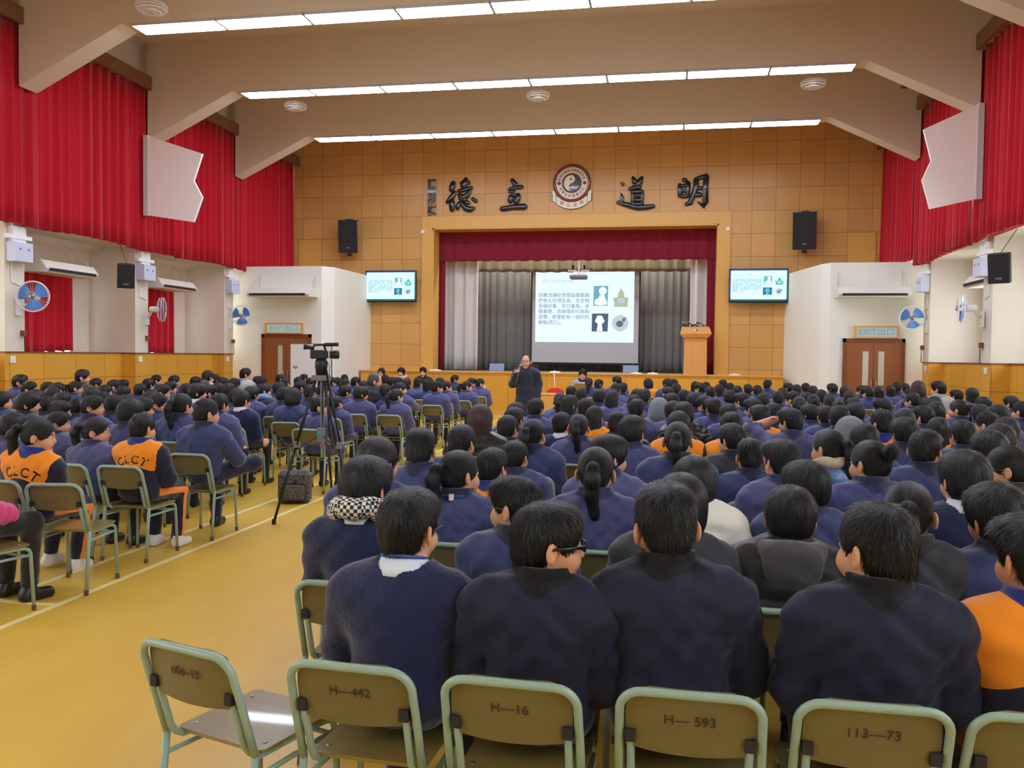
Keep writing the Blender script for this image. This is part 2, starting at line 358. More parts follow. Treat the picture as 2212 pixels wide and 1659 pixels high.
# curtains: folded sheets with their own thickness
def folded(name, axis, fixed, a, b_, z0, z1, m, fold=.16, amp=.05, seed=1, gather=0, parent=None, wave=.03, facing=1):
    r = random.Random(seed); n = max(8, int(abs(b_ - a) / .028)); nz = 9
    ph = [r.uniform(0, 6.28) for _ in range(5)]; vs = []
    for side_ in (0, 1):
        for j in range(nz + 1):
            t = j / nz; z = z0 + (z1 - z0) * t
            for i in range(n + 1):
                u = i / n; s = a + (b_ - a) * u; q = s / fold * 6.283
                d = amp * (.55 + .45 * (1 - t)) * (math.sin(q + ph[0] + .8 * math.sin(q * .23 + ph[1])) + .35 * math.sin(q * 2.1 + ph[2]))
                zz = z + (1 - t) * wave * math.sin(s * 1.7 + ph[3]) + (1 - t) * .012 * math.sin(q)
                off = d + .012 * (1 - 2 * side_) * .5
                vs.append((fixed + off, s, zz) if axis == 'y' else (s, fixed + off, zz))
    W = n + 1; H = nz + 1; fs = []
    for sd in (0, 1):
        for j in range(nz):
            for i in range(n):
                k = sd * W * H + j * W + i; fs.append((k, k + 1, k + W + 1, k + W))
    for i in range(n):
        fs.append((i, i + 1, W * H + i + 1, W * H + i)); k = (H - 1) * W + i; fs.append((k, k + 1, W * H + k + 1, W * H + k))
    for j in range(nz):
        for i in (0, n): k = j * W + i; fs.append((k, k + W, W * H + k + W, W * H + k))
    mb = MB(); mb.add(vs, fs); return mb.build(name, m, parent, smooth=True)
cl = [(4.6, 9.3, 'beside the fourth beam'), (9.35, 13.25, 'ahead of the first visible pillar'), (13.3, 18.0, 'behind the notched white board on the tripod side'), (18.11, 22.5, 'next to the notched white board, tripod side'), (22.46, 24.28, 'narrow one against the stage wall, tripod side')]
for i, (a, b_, t) in enumerate(cl):
    tag(folded('curtain', 'y', -11.2, a, b_, 4.03 if i == 4 else 3.85, 7.3, M['red'], seed=10 + i, fold=.29, amp=.07), 'long bright red window curtain %s' % t, 'curtain', 'red curtains along the tripod side')
cr = [(4.6, 9.3, 'by the fourth beam'), (9.35, 13.2, 'by the third beam'), (13.25, 17.2, 'behind the notched white board on the lectern side'), (17.5, 21.15, 'just past the notched white board, lectern side'), (21.2, 24.28, 'against the stage wall, lectern side')]
for i, (a, b_, t) in enumerate(cr):
    tag(folded('curtain', 'y', 5.5, a, b_, 4.03 if i == 4 else 3.85, 7.3, M['red'], seed=30 + i, fold=.29, amp=.07), 'long bright red window curtain %s' % t, 'curtain', 'red curtains along the lectern side')
for sx, X, nm in ((-1, -11.05, 'tripod'), (1, 5.35, 'lectern')):
    for i in range(1, 6):
        y0 = BY[i] + .43; y1 = (BY + [24.33])[i + 1]
        o = MB().box(X - .04, X + .04, y0 + .01, y1 - .01, 7.24, 7.52).box(min(X, X + sx * .3), max(X, X + sx * .3), y0 + .01, y1 - .01, 7.48, 7.52).build('pelmet', M['wood_rail'])
        tag(o, 'brown wooden curtain pelmet above the red curtain, %s side, %s bay from stage' % (nm, ['', 'fifth', 'fourth', 'third', 'second', 'first'][i]), 'pelmet', 'wooden pelmets')
# low red curtains in the recesses
for i in range(1, 5):
    y0 = BY[i] + .43
    if i < 3: continue
    o = folded('curtain', 'y', -12.42, y0 + .3, y0 + 2.6, 1.64, 3.3, M['red'], seed=50 + i, fold=.3, amp=.04)
    tag(o, 'short red curtain over the low recessed window %s' % ('behind the first fan' if i == 3 else 'behind the sideways fan on the tripod side'), 'curtain', 'short red curtains in the recesses')

# doors with exit signs
def exit_door(n, x0, x1, y, lab):
    o = S('door_%d' % n, MB().box(x0, x0 + .07, y - .06, y, 0, 2.16).box(x1 - .07, x1, y - .06, y, 0, 2.16).box(x0, x1, y - .06, y, 2.07, 2.16), M['door_frame'])
    xm = (x0 + x1) / 2
    for a, b_, sgn in ((x0 + .07, xm - .004, 1), (xm + .004, x1 - .07, -1)):
        vx = (b_ - .24) if sgn > 0 else (a + .10)
        lf = MB().box(a, vx, y - .04, y, 0, 2.07).box(vx + .14, b_, y - .04, y, 0, 2.07).box(vx, vx + .14, y - .04, y, 1.86, 2.07).box(vx, vx + .14, y - .04, y, 0, 1.06).build('door_leaf', M['door_wood'], o)
        MB().box(vx, vx + .14, y - .03, y - .01, 1.06, 1.86).build('vision_panel', M['frost'], lf)
        MB().box(vx + .0, vx + .14, y - .046, y - .04, .86, 1.0).build('push_plate', M['yellowplate'], lf)
        hx = b_ - .05 if sgn > 0 else a + .05
        MB().tube([(hx, y - .04, .8), (hx, y - .09, .82), (hx, y - .09, 1.18), (hx, y - .04, 1.2)], .012).build('door_handle', M['metal'], lf, smooth=True)
    return o
M['frost'] = mat('frosted_pane', (206, 204, 186), .3)
M['yellowplate'] = mat('yellow_plate', (226, 172, 40), .4)
exit_door(1, -10.75, -9.35, 21.4, ''); exit_door(2, 4.02, 5.40, 21.4, '')
M['sign_face'] = emat('sign_face', (226, 230, 226), .45)
M['sign_cyan'] = emat('sign_cyan', (96, 206, 214), .5); M['sign_dark'] = mat('sign_dark', (50, 66, 70), .5)
for x0, x1, lab in ((-10.62, -9.56, 'wood framed lit EXIT sign above the brown doors near the whiteboard'), (4.26, 5.24, 'wood framed lit EXIT sign above the brown doors, lectern side')):
    e = empty('exit_sign', ((x0 + x1) / 2, 21.4, 2.31), 0, lab, 'sign'); hw = (x1 - x0) / 2
    MB().box(-hw, hw, -.12, 0, .105, .145).box(-hw, hw, -.12, 0, -.145, -.105).box(-hw, -hw + .045, -.12, 0, -.105, .105).box(hw - .045, hw, -.12, 0, -.105, .105).build('sign_frame', M['wood_plain'], e)
    MB().box(-hw + .045, hw - .045, -.10, -.02, -.105, .105).build('sign_face', M['sign_face'], e)
    add('lettering', text_mesh('exit_text', 'EXIT出口', .19, M['sign_cyan'], .002, sx=1.05), e, (0, -.104, .0), FACE)
# air conditioners hung on triangle brackets
def aircon(loc, rz, L_, lab):
    e = empty('air_conditioner', loc, rz, lab, 'air conditioner', 'hanging air conditioners'); h = L_ / 2
    MB().prism([(-.33, -.11), (.27, -.13), (.33, -.06), (.2, .11), (-.33, .11)], -h, h, 'x').build('casing', M['acwhite'], e, bevel=.008)
    M2 = Matrix.Translation((0, .305, -.045)) 
    MB().box(-h + .1, h - .08, -.02, .03, -.05, .0, 0, M2).build('outlet_slot', M['dark'], e)
    MB().box(-h + .08, h - .06, -.015, .032, .004, .016, 0, M2).build('louver', M['acwhite'], e)
    for sx in (-1, 1):
        x = sx * (h - .08)
        MB().tube([(x, -.3, .11), (x, -.3, .52)], .014, 6).tube([(x, -.3, .52), (x, .16, .11)], .012, 6).build('bracket', M['bracket'], e)
    return e
M['bracket'] = mat('bracket_enamel', (214, 206, 190), .5)
# local +y is the blowing side
aircon((-11.83, 15.0, 3.25), R(-90), 1.5, 'white hanging air conditioner above the short red curtain by the first fan')
aircon((-11.83, 18.72, 3.25), R(-90), 1.5, 'white hanging air conditioner above the sideways wall fan, tripod side')
aircon((-10.02, 21.07, 3.24), R(180), 1.72, 'white hanging air conditioner above the EXIT doors on the tripod side')
aircon((4.58, 21.07, 3.22), R(180), 1.58, 'white hanging air conditioner above the EXIT doors on the lectern side')
aircon((6.12, 18.0, 3.25), R(90), 1.5, 'white hanging air conditioner half hidden by a lectern side pillar')
# wall fans
def wall_fan(loc, rz, lab, arm=.28, wallside=-1):
    """cage axis along local +y; the arm runs back to a plate on the pillar"""
    e = empty('wall_fan', loc, 0, lab, 'fan', 'wall fans on the pillars')
    T = Matrix.Rotation(rz, 4, 'Z')
    c = MB(); r = .265
    for y, rr in ((.045, .26), (-.05, .26), (0, .27)):
        c.tube([Vector((rr * math.cos(a), y, rr * math.sin(a))) for a in [2 * PI * k / 36 for k in range(37)]], .0045 if y else .007, 5, 0, T, caps=False)
    for k in range(30):
        a = 2 * PI * k / 30; d = Vector((math.cos(a), 0, math.sin(a)))
        c.tube([d * .05 + Vector((0, .09, 0)), d * .17 + Vector((0, .08, 0)), d * .26 + Vector((0, .04, 0))], .0012, 3, 0, T, caps=False)
        c.tube([d * .06 + Vector((0, -.1, 0)), d * .18 + Vector((0, -.09, 0)), d * .26 + Vector((0, -.04, 0))], .0012, 3, 0, T, caps=False)
    c.build('cage', M['whiteplastic'], e)
    for k in range(3):
        a0 = 2 * PI * k / 3 + .4; vs = []; fs = []
        for i in range(7):
            for j in range(7):
                u = i / 6; v = j / 6; rr = .045 + .195 * u; a = a0 + (v - .5) * (1.6 if u > .2 else .9) * (1 - .2 * u)
                vs.append((rr * math.cos(a), (v - .5) * .06, rr * math.sin(a)))
        for s_ in (0, 1): vs_ = [(x, y + s_ * .004, z) for x, y, z in vs]; fs = [(i * 7 + j, i * 7 + j + 1, i * 7 + j + 8, i * 7 + j + 7) for i in range(6) for j in range(6)]; 
        mb = MB(); mb.add(vs, fs, 0, T); mb.add(vs_, fs, 0, T); mb.build('blade', M['bluefan'], e, smooth=True)
    MB().lathe([(0, .1), (.03, .1), (.05, .08), (.05, .06), (.0, .06)], 16, 0, T @ Matrix.Rotation(R(-90), 4, 'X')).build('hub', M['metal'], e, smooth=True)
    MB().lathe([(0, .0), (.05, .0), (.065, .03), (.065, .17), (.04, .2), (0, .2)], 18, 0, T @ Matrix.Translation((0, -.06, 0)) @ Matrix.Rotation(R(90), 4, 'X')).build('motor', M['whiteplastic'], e, smooth=True)
    p = T @ Vector((0, -.2, -.03)); q = Vector((wallside * arm, 0, -.16))
    MB().tube([p, (p + q) / 2 + Vector((0, 0, -.04)), q], .02, 8).build('arm', M['whiteplastic'], e, smooth=True)
    MB().box(q.x - .02, q.x + .02, -.06, .06, -.34, -.05).build('wall_plate', M['whiteplastic'], e, bevel=.005)
    return e
wall_fan((-11.08, 13.38, 2.6), R(205), 'blue bladed wall fan on the first pillar, facing out over the tripod side', .3, -1)
wall_fan((-11.02, 17.2, 2.58), R(-62), 'wall fan turned edge-on before the second red recess curtain', .36, -1)
wall_fan((-11.08, 20.86, 2.62), R(186), 'blue bladed wall fan on the pillar nearest the tripod side doors', .3, -1)
wall_fan((5.38, 20.76, 2.62), R(172), 'blue bladed wall fan on the pillar nearest the lectern side doors', .3, 1)
wall_fan((5.30, 17.15, 2.63), R(75), 'wall fan turned edge-on on the lectern side pillar', .36, 1)
# boxes, switches, conduits and loudspeakers on the pillars
for X, sx, nm in ((XL, 1, 'tripod'), (XR, -1, 'lectern')):
    for i, y in ((3, BY[3]), (4, BY[4]), (5, BY[5])):
        if sx < 0 and i == 3: continue
        t = {3: 'first', 4: 'second', 5: 'third'}[i] if sx > 0 else {4: 'nearer', 5: 'farther'}[i]
        e = empty('lamp_box', (X + sx * .004, y + .2, 3.4), 0, 'pale lavender metal box high on the %s pillar, %s side' % (t, nm), 'box', 'metal boxes on the pillars')
        MB().box(min(0, sx * .2), max(0, sx * .2), -.21, .21, -.2, .14).build('housing', M['lav'], e, bevel=.01)
        for q in (-.1, .1): MB().lathe([(0, 0), (.02, 0), (.02, .008), (0, .008)], 10, 0, Matrix.Translation((sx * .2, q, .02)) @ Matrix.Rotation(R(90 * sx), 4, 'Y')).build('screw', M['grey'], e)
        MB().box(min(sx * .02, sx * .12), max(sx * .02, sx * .12), -.28, .28, .2, .27).box(min(0, sx * .1), max(0, sx * .1), -.16, .16, .14, .42).build('cable_tray', M['whiteplastic'], e)
        MB().tube([(sx * .014, -.1, -.2), (sx * .014, -.1, -.55), (sx * .014, .12, -.6), (sx * .014, .12, -.62)], .01, 6).build('conduit', M['whiteplastic'], e)
        s_ = empty('light_switch', (X, y + .05 + (.08 if sx > 0 else .12), 1.48), 0, 'small white switch plate on the wood of the %s pillar, %s side' % (t, nm), 'switch', 'switch plates on the pillars')
        MB().box(min(0, sx * .02), max(0, sx * .02), -.06, .06, -.06, .06).build('plate', M['whiteplastic'], s_, bevel=.004)
        MB().box(min(sx * .02, sx * .028), max(sx * .02, sx * .028), -.02, .02, -.03, .03).build('rocker', M['cream'], s_)
        b_ = empty('intercom', (X, y + .36, 1.95), 0, 'dark little bracket on the edge of the %s pillar, %s side' % (t, nm), 'bracket', 'dark brackets on the pillars')
        MB().box(min(0, sx * .07), max(0, sx * .07), -.04, .04, -.05, .05).build('clip', M['door_frame'], b_)
        MB().tube([(sx * .05, 0, -.05), (sx * .05, .01, -.33)], .008, 6).build('cable', M['black'], b_)
def hung_speaker(loc, rz, tilt, w_, d_, h_, lab, cable):
    e = empty('loudspeaker', loc, 0, lab, 'loudspeaker')
    T = Matrix.Rotation(rz, 4, 'Z') @ Matrix.Rotation(tilt, 4, 'X')
    MB().prism([(-w_ / 2, -d_ / 2), (w_ / 2, -d_ / 2), (w_ * .36, d_ / 2), (-w_ * .36, d_ / 2)], -h_ / 2, h_ / 2, 'z', 0, T).build('cabinet', M['black'], e, bevel=.01)
    MB().rbox(-w_ / 2 + .012, w_ / 2 - .012, -d_ / 2 - .012, -d_ / 2 + .005, -h_ / 2 + .012, h_ / 2 - .012, .006, 0, T).build('grille', M['blackmesh'], e)
    MB().box(-.05, .05, -d_ / 2 - .016, -d_ / 2 - .012, -h_ * .36, -h_ * .36 + .03, 0, T).build('badge', M['metal'], e)
    if cable: MB().tube(cable, .006, 5).build('cable', M['black'], e)
    else:
        MB().box(-.1, .1, -.02, d_ / 2 + .12, h_ / 2 + .02, h_ / 2 + .05, 0, T).box(-.03, .03, d_ / 2 - .02, d_ / 2 + .17, -.03, .03).box(-w_ / 2 - .02, w_ / 2 + .02, -.02, .02, h_ / 2, h_ / 2 + .025, 0, T).box(-.06, .06, -.05, .05, -h_ / 2 - .1, -h_ / 2 - .02, 0, T).build('bracket', M['black'], e)
    return e
hung_speaker((-11.15, 16.1, 3.22), R(40), R(10), .34, .26, .5, 'small black loudspeaker hanging on a cord beside the second pillar, tripod side', [(0, .05, .25), (-.27, .2, .672)])
hung_speaker((5.42, 15.62, 3.22), R(-35), R(10), .34, .26, .5, 'small black loudspeaker hanging on a cord beside the lectern side pillar', [(0, .05, .25), (.3, .2, .672)])
hung_speaker((-9.3, 23.92, 5.08), R(10), R(8), .56, .42, .92, 'large black loudspeaker on the wood wall, tripod side of the motto', None)
hung_speaker((3.47, 23.92, 5.06), R(-10), R(8), .60, .42, .96, 'large black loudspeaker on the wood wall, lectern side of the motto', None)
# notched white boards below the second beam
for mx_, lab in ((1, 'white notched board hanging under the beam end on the tripod side'), (-1, 'white notched board hanging under the beam end on the lectern side')):
    pl = [(0, 4.56), (0, 6.24), (1.26, 5.83), (1.06, 5.27), (1.26, 4.92), (1.06, 4.40)]
    e = empty('notched_board', (-11.02 if mx_ > 0 else 5.34, 16.72, 0), 0, lab, 'board')
    kx = 1 if mx_ > 0 else -.72
    MB().prism([(kx * a, z) for a, z in pl], -.03, .03).build('board', M['board_white'] if 'board_white' in M else M['whiteplastic'], e, bevel=.004)
    MB().box(min(-mx_ * .1, 0), max(-mx_ * .1, 0), -.05, .08, 4.56, 6.26).build('edge_post', M['grey_white'] if 'grey_white' in M else M['light_trim'], e)
# round orbit fans between the beams
for i, (x, y) in enumerate(((-8.2, 17.85), (-2.8, 17.85), (2.68, 17.85), (-8.15, 12.45), (-2.8, 12.45), (2.68, 12.45))):
    lab = ['over the tripod side', 'over the middle', 'over the lectern side'][i % 3] + (', nearer the stage' if i < 3 else ', before the third light row')
    e = empty('ceiling_fan', (x, y, 7.12), 0, 'white caged ceiling fan ' + lab, 'fan', 'caged ceiling fans')
    c = MB()
    for z, rr in ((0, .23), (-.04, .24), (-.08, .22), (-.11, .14)):
        c.tube([(rr * math.cos(a), rr * math.sin(a), z) for a in [2 * PI * k / 30 for k in range(31)]], .007, 5, caps=False)
    for k in range(24): a = 2 * PI * k / 24; c.tube([(q * math.cos(a), q * math.sin(a), z) for q, z in ((.05, -.12), (.14, -.11), (.22, -.08), (.24, -.04), (.22, .02), (.08, .05))], .002, 3, caps=False)
    c.build('cage', M['whiteplastic'], e)
    for k in range(3):
        a = 2 * PI * k / 3; T = Matrix.Rotation(a, 4, 'Z') @ Matrix.Rotation(R(15), 4, 'X')
        MB().prism([(.05, -.03), (.19, -.07), (.21, 0), (.18, .05), (.05, .03)], -.05, -.045, 'z', 0, T).build('blade', M['lav'], e)
    MB().lathe([(0, -.12), (.05, -.12), (.07, -.08), (.07, .04), (.04, .07), (.012, .09), (.012, 1.07), (.05, 1.08), (.05, 1.13), (0, 1.13)], 16).build('motor_rod', M['beam'], e, smooth=True)
tag(MB().box(4.3, 4.4, 17.6, 17.8, 6.9, 7.2).tube([(4.35, 17.7, 7.2), (4.35, 17.7, 8.25)], .02, 6).build('spotlight', M['black']), 'little black spotlight under the ceiling by the lectern side haunch', 'light')
# ------------------------------------------------------------------ motto, crest, screens, stage
def brush(strokes, org, s, X0, Z0, k, y=24.27, d=.055):
    mb = MB(); T = Matrix.Translation((0, y, 0)) @ Matrix.Diagonal((1, .3, 1, 1))
    for st in strokes:
        pts = []; rs = []
        for x, yy, r in st: pts.append((X0 + (x / s + org[0]) * k, 0, Z0 - (yy / s + org[1]) * k)); rs.append(r / s * k * 1.4)
        if len(pts) == 2: pts.insert(1, tuple((a + b) / 2 for a, b in zip(*pts))); rs.insert(1, (rs[0] + rs[1]) / 2 * 1.05)
        p0 = [pts[0]] + pts + [pts[-1]]
        # rounded stroke ends
        a, b_ = Vector(pts[0]), Vector(pts[1]); e0 = a + (a - b_).normalized() * rs[0] * .7
        a, b_ = Vector(pts[-1]), Vector(pts[-2]); e1 = a + (a - b_).normalized() * rs[-1] * .7
        mb.tube([e0] + pts + [e1], [rs[0] * .35] + rs + [rs[-1] * .35], 10, 0, T)
    return mb
C1 = (6.506, (900, 360)); C2 = (10.05, (1320, 365))
DE = [[(520,230,25),(500,300,30),(490,345,20)],[(545,360,18),(490,440,30),(430,500,15)],[(505,480,25),(505,560,30),(505,610,22)],[(700,180,18),(680,230,35),(660,300,30)],
      [(625,240,15),(740,235,20)],[(590,350,18),(680,330,22),(780,300,15)],[(600,400,20),(660,440,35),(720,400,25),(760,330,15)],[(620,450,25),(690,465,25)],
      [(600,500,15),(585,560,25),(580,595,15)],[(630,500,20),(690,580,28),(760,600,30),(815,580,15)],[(700,490,20),(740,520,18)],[(785,450,15),(840,490,20)]]
LI = [[(1340,195,22),(1385,250,25),(1380,290,15)],[(1300,320,15),(1390,295,18),(1480,290,20)],[(1300,355,12),(1370,340,15)],[(1330,410,25),(1320,470,28),(1320,500,15)],
      [(1430,400,25),(1410,470,28),(1390,510,22)],[(1340,400,14),(1440,395,16)],[(1200,580,25),(1350,560,25),(1520,555,32)]]
DAO = [[(205,295,12),(260,330,28),(250,360,10)],[(215,510,10),(245,600,25),(250,670,30),(140,690,18)],[(140,690,22),(330,740,38),(520,800,38),(700,800,38),(880,780,28)],[(450,190,22),(490,290,45)],
       [(635,190,22),(580,290,50),(540,360,40)],[(380,430,25),(470,400,35),(600,380,30)],[(445,470,24),(445,720,24)],[(640,470,24),(640,740,24)],[(440,480,30),(640,480,30)],[(440,560,26),(640,560,26)],[(440,650,26),(640,650,26)],[(440,730,26),(640,730,26)]]
MING = [[(1560,240,30),(1620,240,22)],[(1490,330,30),(1500,560,32)],[(1650,290,35),(1650,560,32)],[(1500,360,25),(1640,340,25)],[(1520,460,22),(1640,450,22)],[(1510,565,25),(1650,565,25)],
        [(1800,230,25),(1900,195,30),(2020,170,35)],[(1810,230,38),(1810,400,38),(1780,500,40),(1700,700,40),(1620,725,28)],[(2010,180,40),(1995,400,38),(2000,700,45),(1990,790,25),(1850,680,12)],[(1800,410,25),(2000,410,25)],[(1800,540,35),(1900,540,35)]]
k = .0138
for nm, st, (s_, og), px, py, X0, Z0, lab in (('de', DE, C1, 965, 392, -6.47, 6.70, 'black calligraphy character De, first of the four on the wood wall'), ('li', LI, C1, 1083, 388, -4.85, 6.71, 'black calligraphy character Li between the first character and the crest'),
                                         ('dao', DAO, C2, 1333, 382, -1.54, 6.70, 'black calligraphy character Dao next to the crest, lectern side'), ('ming', MING, C2, 1465, 379, .14, 6.70, 'black calligraphy character Ming at the lectern side end of the motto')):
    o = brush(st, (og[0] - px, og[1] - py), s_, X0, Z0, k).build('calligraphy_character', M['gloss_black'], smooth=True); tag(o, lab, 'calligraphy', 'motto characters on the wall')
for i, ch in enumerate('陳國超題'):
    o = add('signature_character', text_mesh('signature', ch, .27, M['gloss_black'], .012, bold=.010, sx=1.0), None, (-6.91, 24.31, 6.63 - i * .265), FACE)
    tag(o, 'small black signature character, %s of the column beside the motto' % ['top', 'second', 'third', 'lowest'][i], 'calligraphy', 'signature column')
# crest
e = empty('school_crest', (-2.81, 24.322, 6.55), 0, 'round school crest with yin-yang and white motto ribbon above the stage', 'crest')
RX = Matrix.Rotation(R(90), 4, 'X')
MB().lathe([(0, 0), (.50, 0), (.535, .03), (.535, .06), (.50, .085), (.455, .085), (.445, .05), (0, .05)], 48, 0, RX).build('rim', M['brown_glaze'], e, smooth=True)
MB().lathe([(.27, .055), (.45, .055), (.45, .062), (.27, .062)], 48, 0, RX).build('letter_band', M['cream'], e)
MB().lathe([(.235, .055), (.275, .06), (.28, .085), (.255, .1), (.23, .085), (.225, .055)], 48, 0, RX).build('inner_ring', M['brown_glaze'], e, smooth=True)
r_ = .232; Tq = Matrix.Rotation(R(-14), 4, 'Y')
wh = [(r_ * math.cos(a), r_ * math.sin(a)) for a in [R(90 + 7.5 * i) for i in range(25)]] + [(r_ / 2 * math.cos(a), -r_ / 2 + r_ / 2 * math.sin(a)) for a in [R(270 - 15 * i) for i in range(1, 13)]] + [(r_ / 2 * math.cos(a), r_ / 2 + r_ / 2 * math.sin(a)) for a in [R(-90 + 15 * i) for i in range(1, 12)]]
MB().lathe([(0, .05), (r_, .05), (r_, .064), (0, .064)], 48, 0, RX).build('yin_half', M['gloss_black'], e)
MB().prism(wh, -.068, -.06, 'y', 0, Tq).build('yang_half', M['cream'], e)
MB().lathe([(0, 0), (.028, 0), (.028, .006), (0, .006)], 16, 0, Tq @ Matrix.Translation((0, -.068, r_ / 2)) @ RX).build('yin_dot', M['gloss_black'], e)
MB().lathe([(0, 0), (.032, 0), (.032, .008), (0, .008)], 16, 0, Tq @ Matrix.Translation((0, -.064, -r_ / 2)) @ RX).build('yang_dot', M['cream'], e)
lm = MB()
def ring_text(s, a0, a1, rad, size, flip):
    for i, ch in enumerate(s):
        a = R(a0 + (a1 - a0) * i / (len(s) - 1)); me = text_mesh('c', ch, size, M['maroon_ink'], .002, bold=.001)
        T = Matrix.Translation((rad * math.cos(a), -.064, rad * math.sin(a))) @ Matrix.Rotation((PI / 2 - a) if not flip else (-PI / 2 - a), 4, 'Y') @ RX
        lm.add([v.co.copy() for v in me.vertices], [tuple(p.vertices) for p in me.polygons], 0, T); bpy.data.meshes.remove(me)
ring_text('香港道教聯合會圓玄學院', 22, 162, .362, .085, False)
lm.build('upper_lettering', M['maroon_ink'], e); lm = MB()
ring_text('陳呂重德紀念學校', -28, -152, .362, .085, True)
lm.build('lower_lettering', M['maroon_ink'], e)
MB().lathe([(.035, .0), (.05, 0), (.05, .008), (.035, .008)], 14, 0, Matrix.Translation((-.362, -.064, 0)) @ RX).lathe([(.035, .0), (.05, 0), (.05, .008), (.035, .008)], 14, 0, Matrix.Translation((.362, -.064, 0)) @ RX).build('rosette', M['maroon_ink'], e)
def arc(a0, a1, r0, r1, n=14):
    return [(r0 * math.cos(R(a)), r0 * math.sin(R(a))) for a in np.linspace(a0, a1, n)] + [(r1 * math.cos(R(a)), r1 * math.sin(R(a))) for a in np.linspace(a1, a0, n)]
rb = MB().prism(arc(-128, -52, .53, .72), -.05, -.005)
for sx in (-1, 1): rb.prism([(sx * .33, -.41), (sx * .44, -.35), (sx * .44, -.52), (sx * .33, -.60)][::sx], -.035, -.005).prism([(sx * .45, -.22), (sx * .55, -.20), (sx * .55, -.48), (sx * .45, -.54)][::sx], -.045, -.005)
rb.build('ribbon', M['cream'], e)
rl = MB()
for i, ch in enumerate('德立道明'):
    a = R(-117 + 18 * i); me = text_mesh('c', ch, .115, M['maroon_ink'], .002)
    rl.add([v.co.copy() for v in me.vertices], [tuple(p.vertices) for p in me.polygons], 0, Matrix.Translation((.625 * math.cos(a), -.053, .625 * math.sin(a))) @ Matrix.Rotation(-PI / 2 - a, 4, 'Y') @ RX)
rl.build('ribbon_lettering', M['maroon_ink'], e)
ol = MB().tube([(x, -.03, z) for x, z in arc(-128, -52, .72, .72)[:14]], .012, 5)
for sx in (-1, 1):
    for a in (.325, .445, .56): ol.tube([(sx * a, -.03, -.28 if a > .4 else -.44), (sx * a, -.03, -.5 - (.1 if a < .4 else .03 if a < .5 else 0))], .01, 5)
ol.build('ribbon_outline', M['dark'], e)
for x, z, lab in ((-7.17, 5.25, 'tripod'), (1.50, 5.2, 'lectern')):
    tag(MB().box(x - .05, x + .05, 24.25, 24.29, z - .05, z + .05).box(x - .03, x + .03, 24.24, 24.25, z - .03, z + .03).build('wall_sensor', M['whiteplastic'], bevel=.004), 'small white square on the wood beside the stage opening, %s side' % lab, 'sensor', 'white wall squares')

# slide shown on screen and televisions
SLIDE = ['宗教流傳在世間皆是勸我', '們世人珍惜生命，在生時', '多做好事，多行善為，多', '積善德，改掉壞的行為和', '習慣，希望能有一個好的', '解脫(死亡)。']
def slide(parent, W, H, y, bright, cy):
    """picture elements lying on the lit face, centred on the parent's origin; W, H size of the lit face"""
    tm = emat('slide_text', (96, 150, 178) if not cy else (150, 214, 222), bright * .62)
    tf = emat('slide_title', (196, 226, 232), bright * .85)
    mb = MB(); px = lambda u: (u - .5) * W; pz = lambda v: (.5 - v) * H
    def put(s, u, v, size, m_=tm):
        me = text_mesh('slide_line', s, size, m_, .0005, align='LEFT')
        mb.add([vv.co.copy() for vv in me.vertices], [tuple(p.vertices) for p in me.polygons], 0, Matrix.Translation((px(u), y, pz(v))) @ RX); bpy.data.meshes.remove(me)
    for i, s in enumerate(SLIDE): put(s, .03, .335 + i * .0775, W * .0475)
    mb.build('slide_text', tm, parent)
    mb = MB(); put('眾生人死與人善的解脫', .07, .135, W * .032, tf); mb.build('slide_title', tf, parent)
    t1 = emat('slide_teal', (128, 206, 216) if not cy else (120, 218, 234), bright * .7); t2 = emat('slide_navy', (92, 120, 150) if not cy else (20, 158, 196), bright * .55); t3 = emat('slide_gold', (206, 216, 176) if not cy else (60, 226, 214), bright * .75)
    t4 = emat('slide_grey', (214, 226, 236), bright * .8); t5 = emat('slide_white', (246, 252, 255), bright); t6 = emat('slide_dark', (112, 136, 140) if not cy else (20, 190, 210), bright * .62)
    circ = lambda u, v, rr, sx=1: [(px(u) + rr * sx * math.cos(a), pz(v) + rr * math.sin(a)) for a in [2 * PI * i / 24 for i in range(24)]]
    P = lambda pts: [(px(u), pz(v)) for u, v in pts]
    a = MB().prism(P([(.595, .20), (.74, .20), (.735, .48), (.59, .48)]), y, y + .004)
    a.prism(circ(.685, .27, .055 * H), y - .002, y, mi=1).prism(P([(.60, .46), (.61, .39), (.64, .375), (.655, .33), (.70, .32), (.72, .40), (.73, .42), (.725, .465), (.66, .475)]), y - .003, y, mi=1)
    a.build('slide_seated_picture', [t1, t5], parent)
    MB().prism(P([(.80, .495), (.94, .495), (.935, .45), (.945, .37), (.905, .36), (.895, .29), (.875, .25), (.87, .19), (.865, .25), (.845, .29), (.835, .36), (.79, .37), (.805, .45)]), y, y + .004).prism(P([(.83, .44), (.91, .44), (.90, .37), (.84, .37)]), y - .002, y, mi=1).build('slide_tower_picture', [t3, t4], parent)
    MB().prism(P([(.58, .59), (.745, .59), (.74, .845), (.578, .845)]), y, y + .004).prism(P([(.635, .62), (.68, .62), (.71, .70), (.68, .74), (.69, .84), (.63, .84), (.64, .74), (.61, .70)]), y - .002, y, mi=1).build('slide_figure_picture', [t2, t5 if not cy else t1], parent)
    MB().prism(circ(.865, .725, .115 * H), y, y + .004).prism(circ(.86, .735, .045 * H, 1.1), y - .002, y, mi=1).prism(P([(.885, .66), (.925, .645), (.91, .70), (.89, .71)]), y - .0025, y, mi=1).build('slide_round_picture', [t4, t6], parent)
M['screen_lit'] = emat('screen_lit', (226, 244, 255), 1.05)
M['screen_cloth'] = mat('screen_cloth', (190, 190, 194), .8)
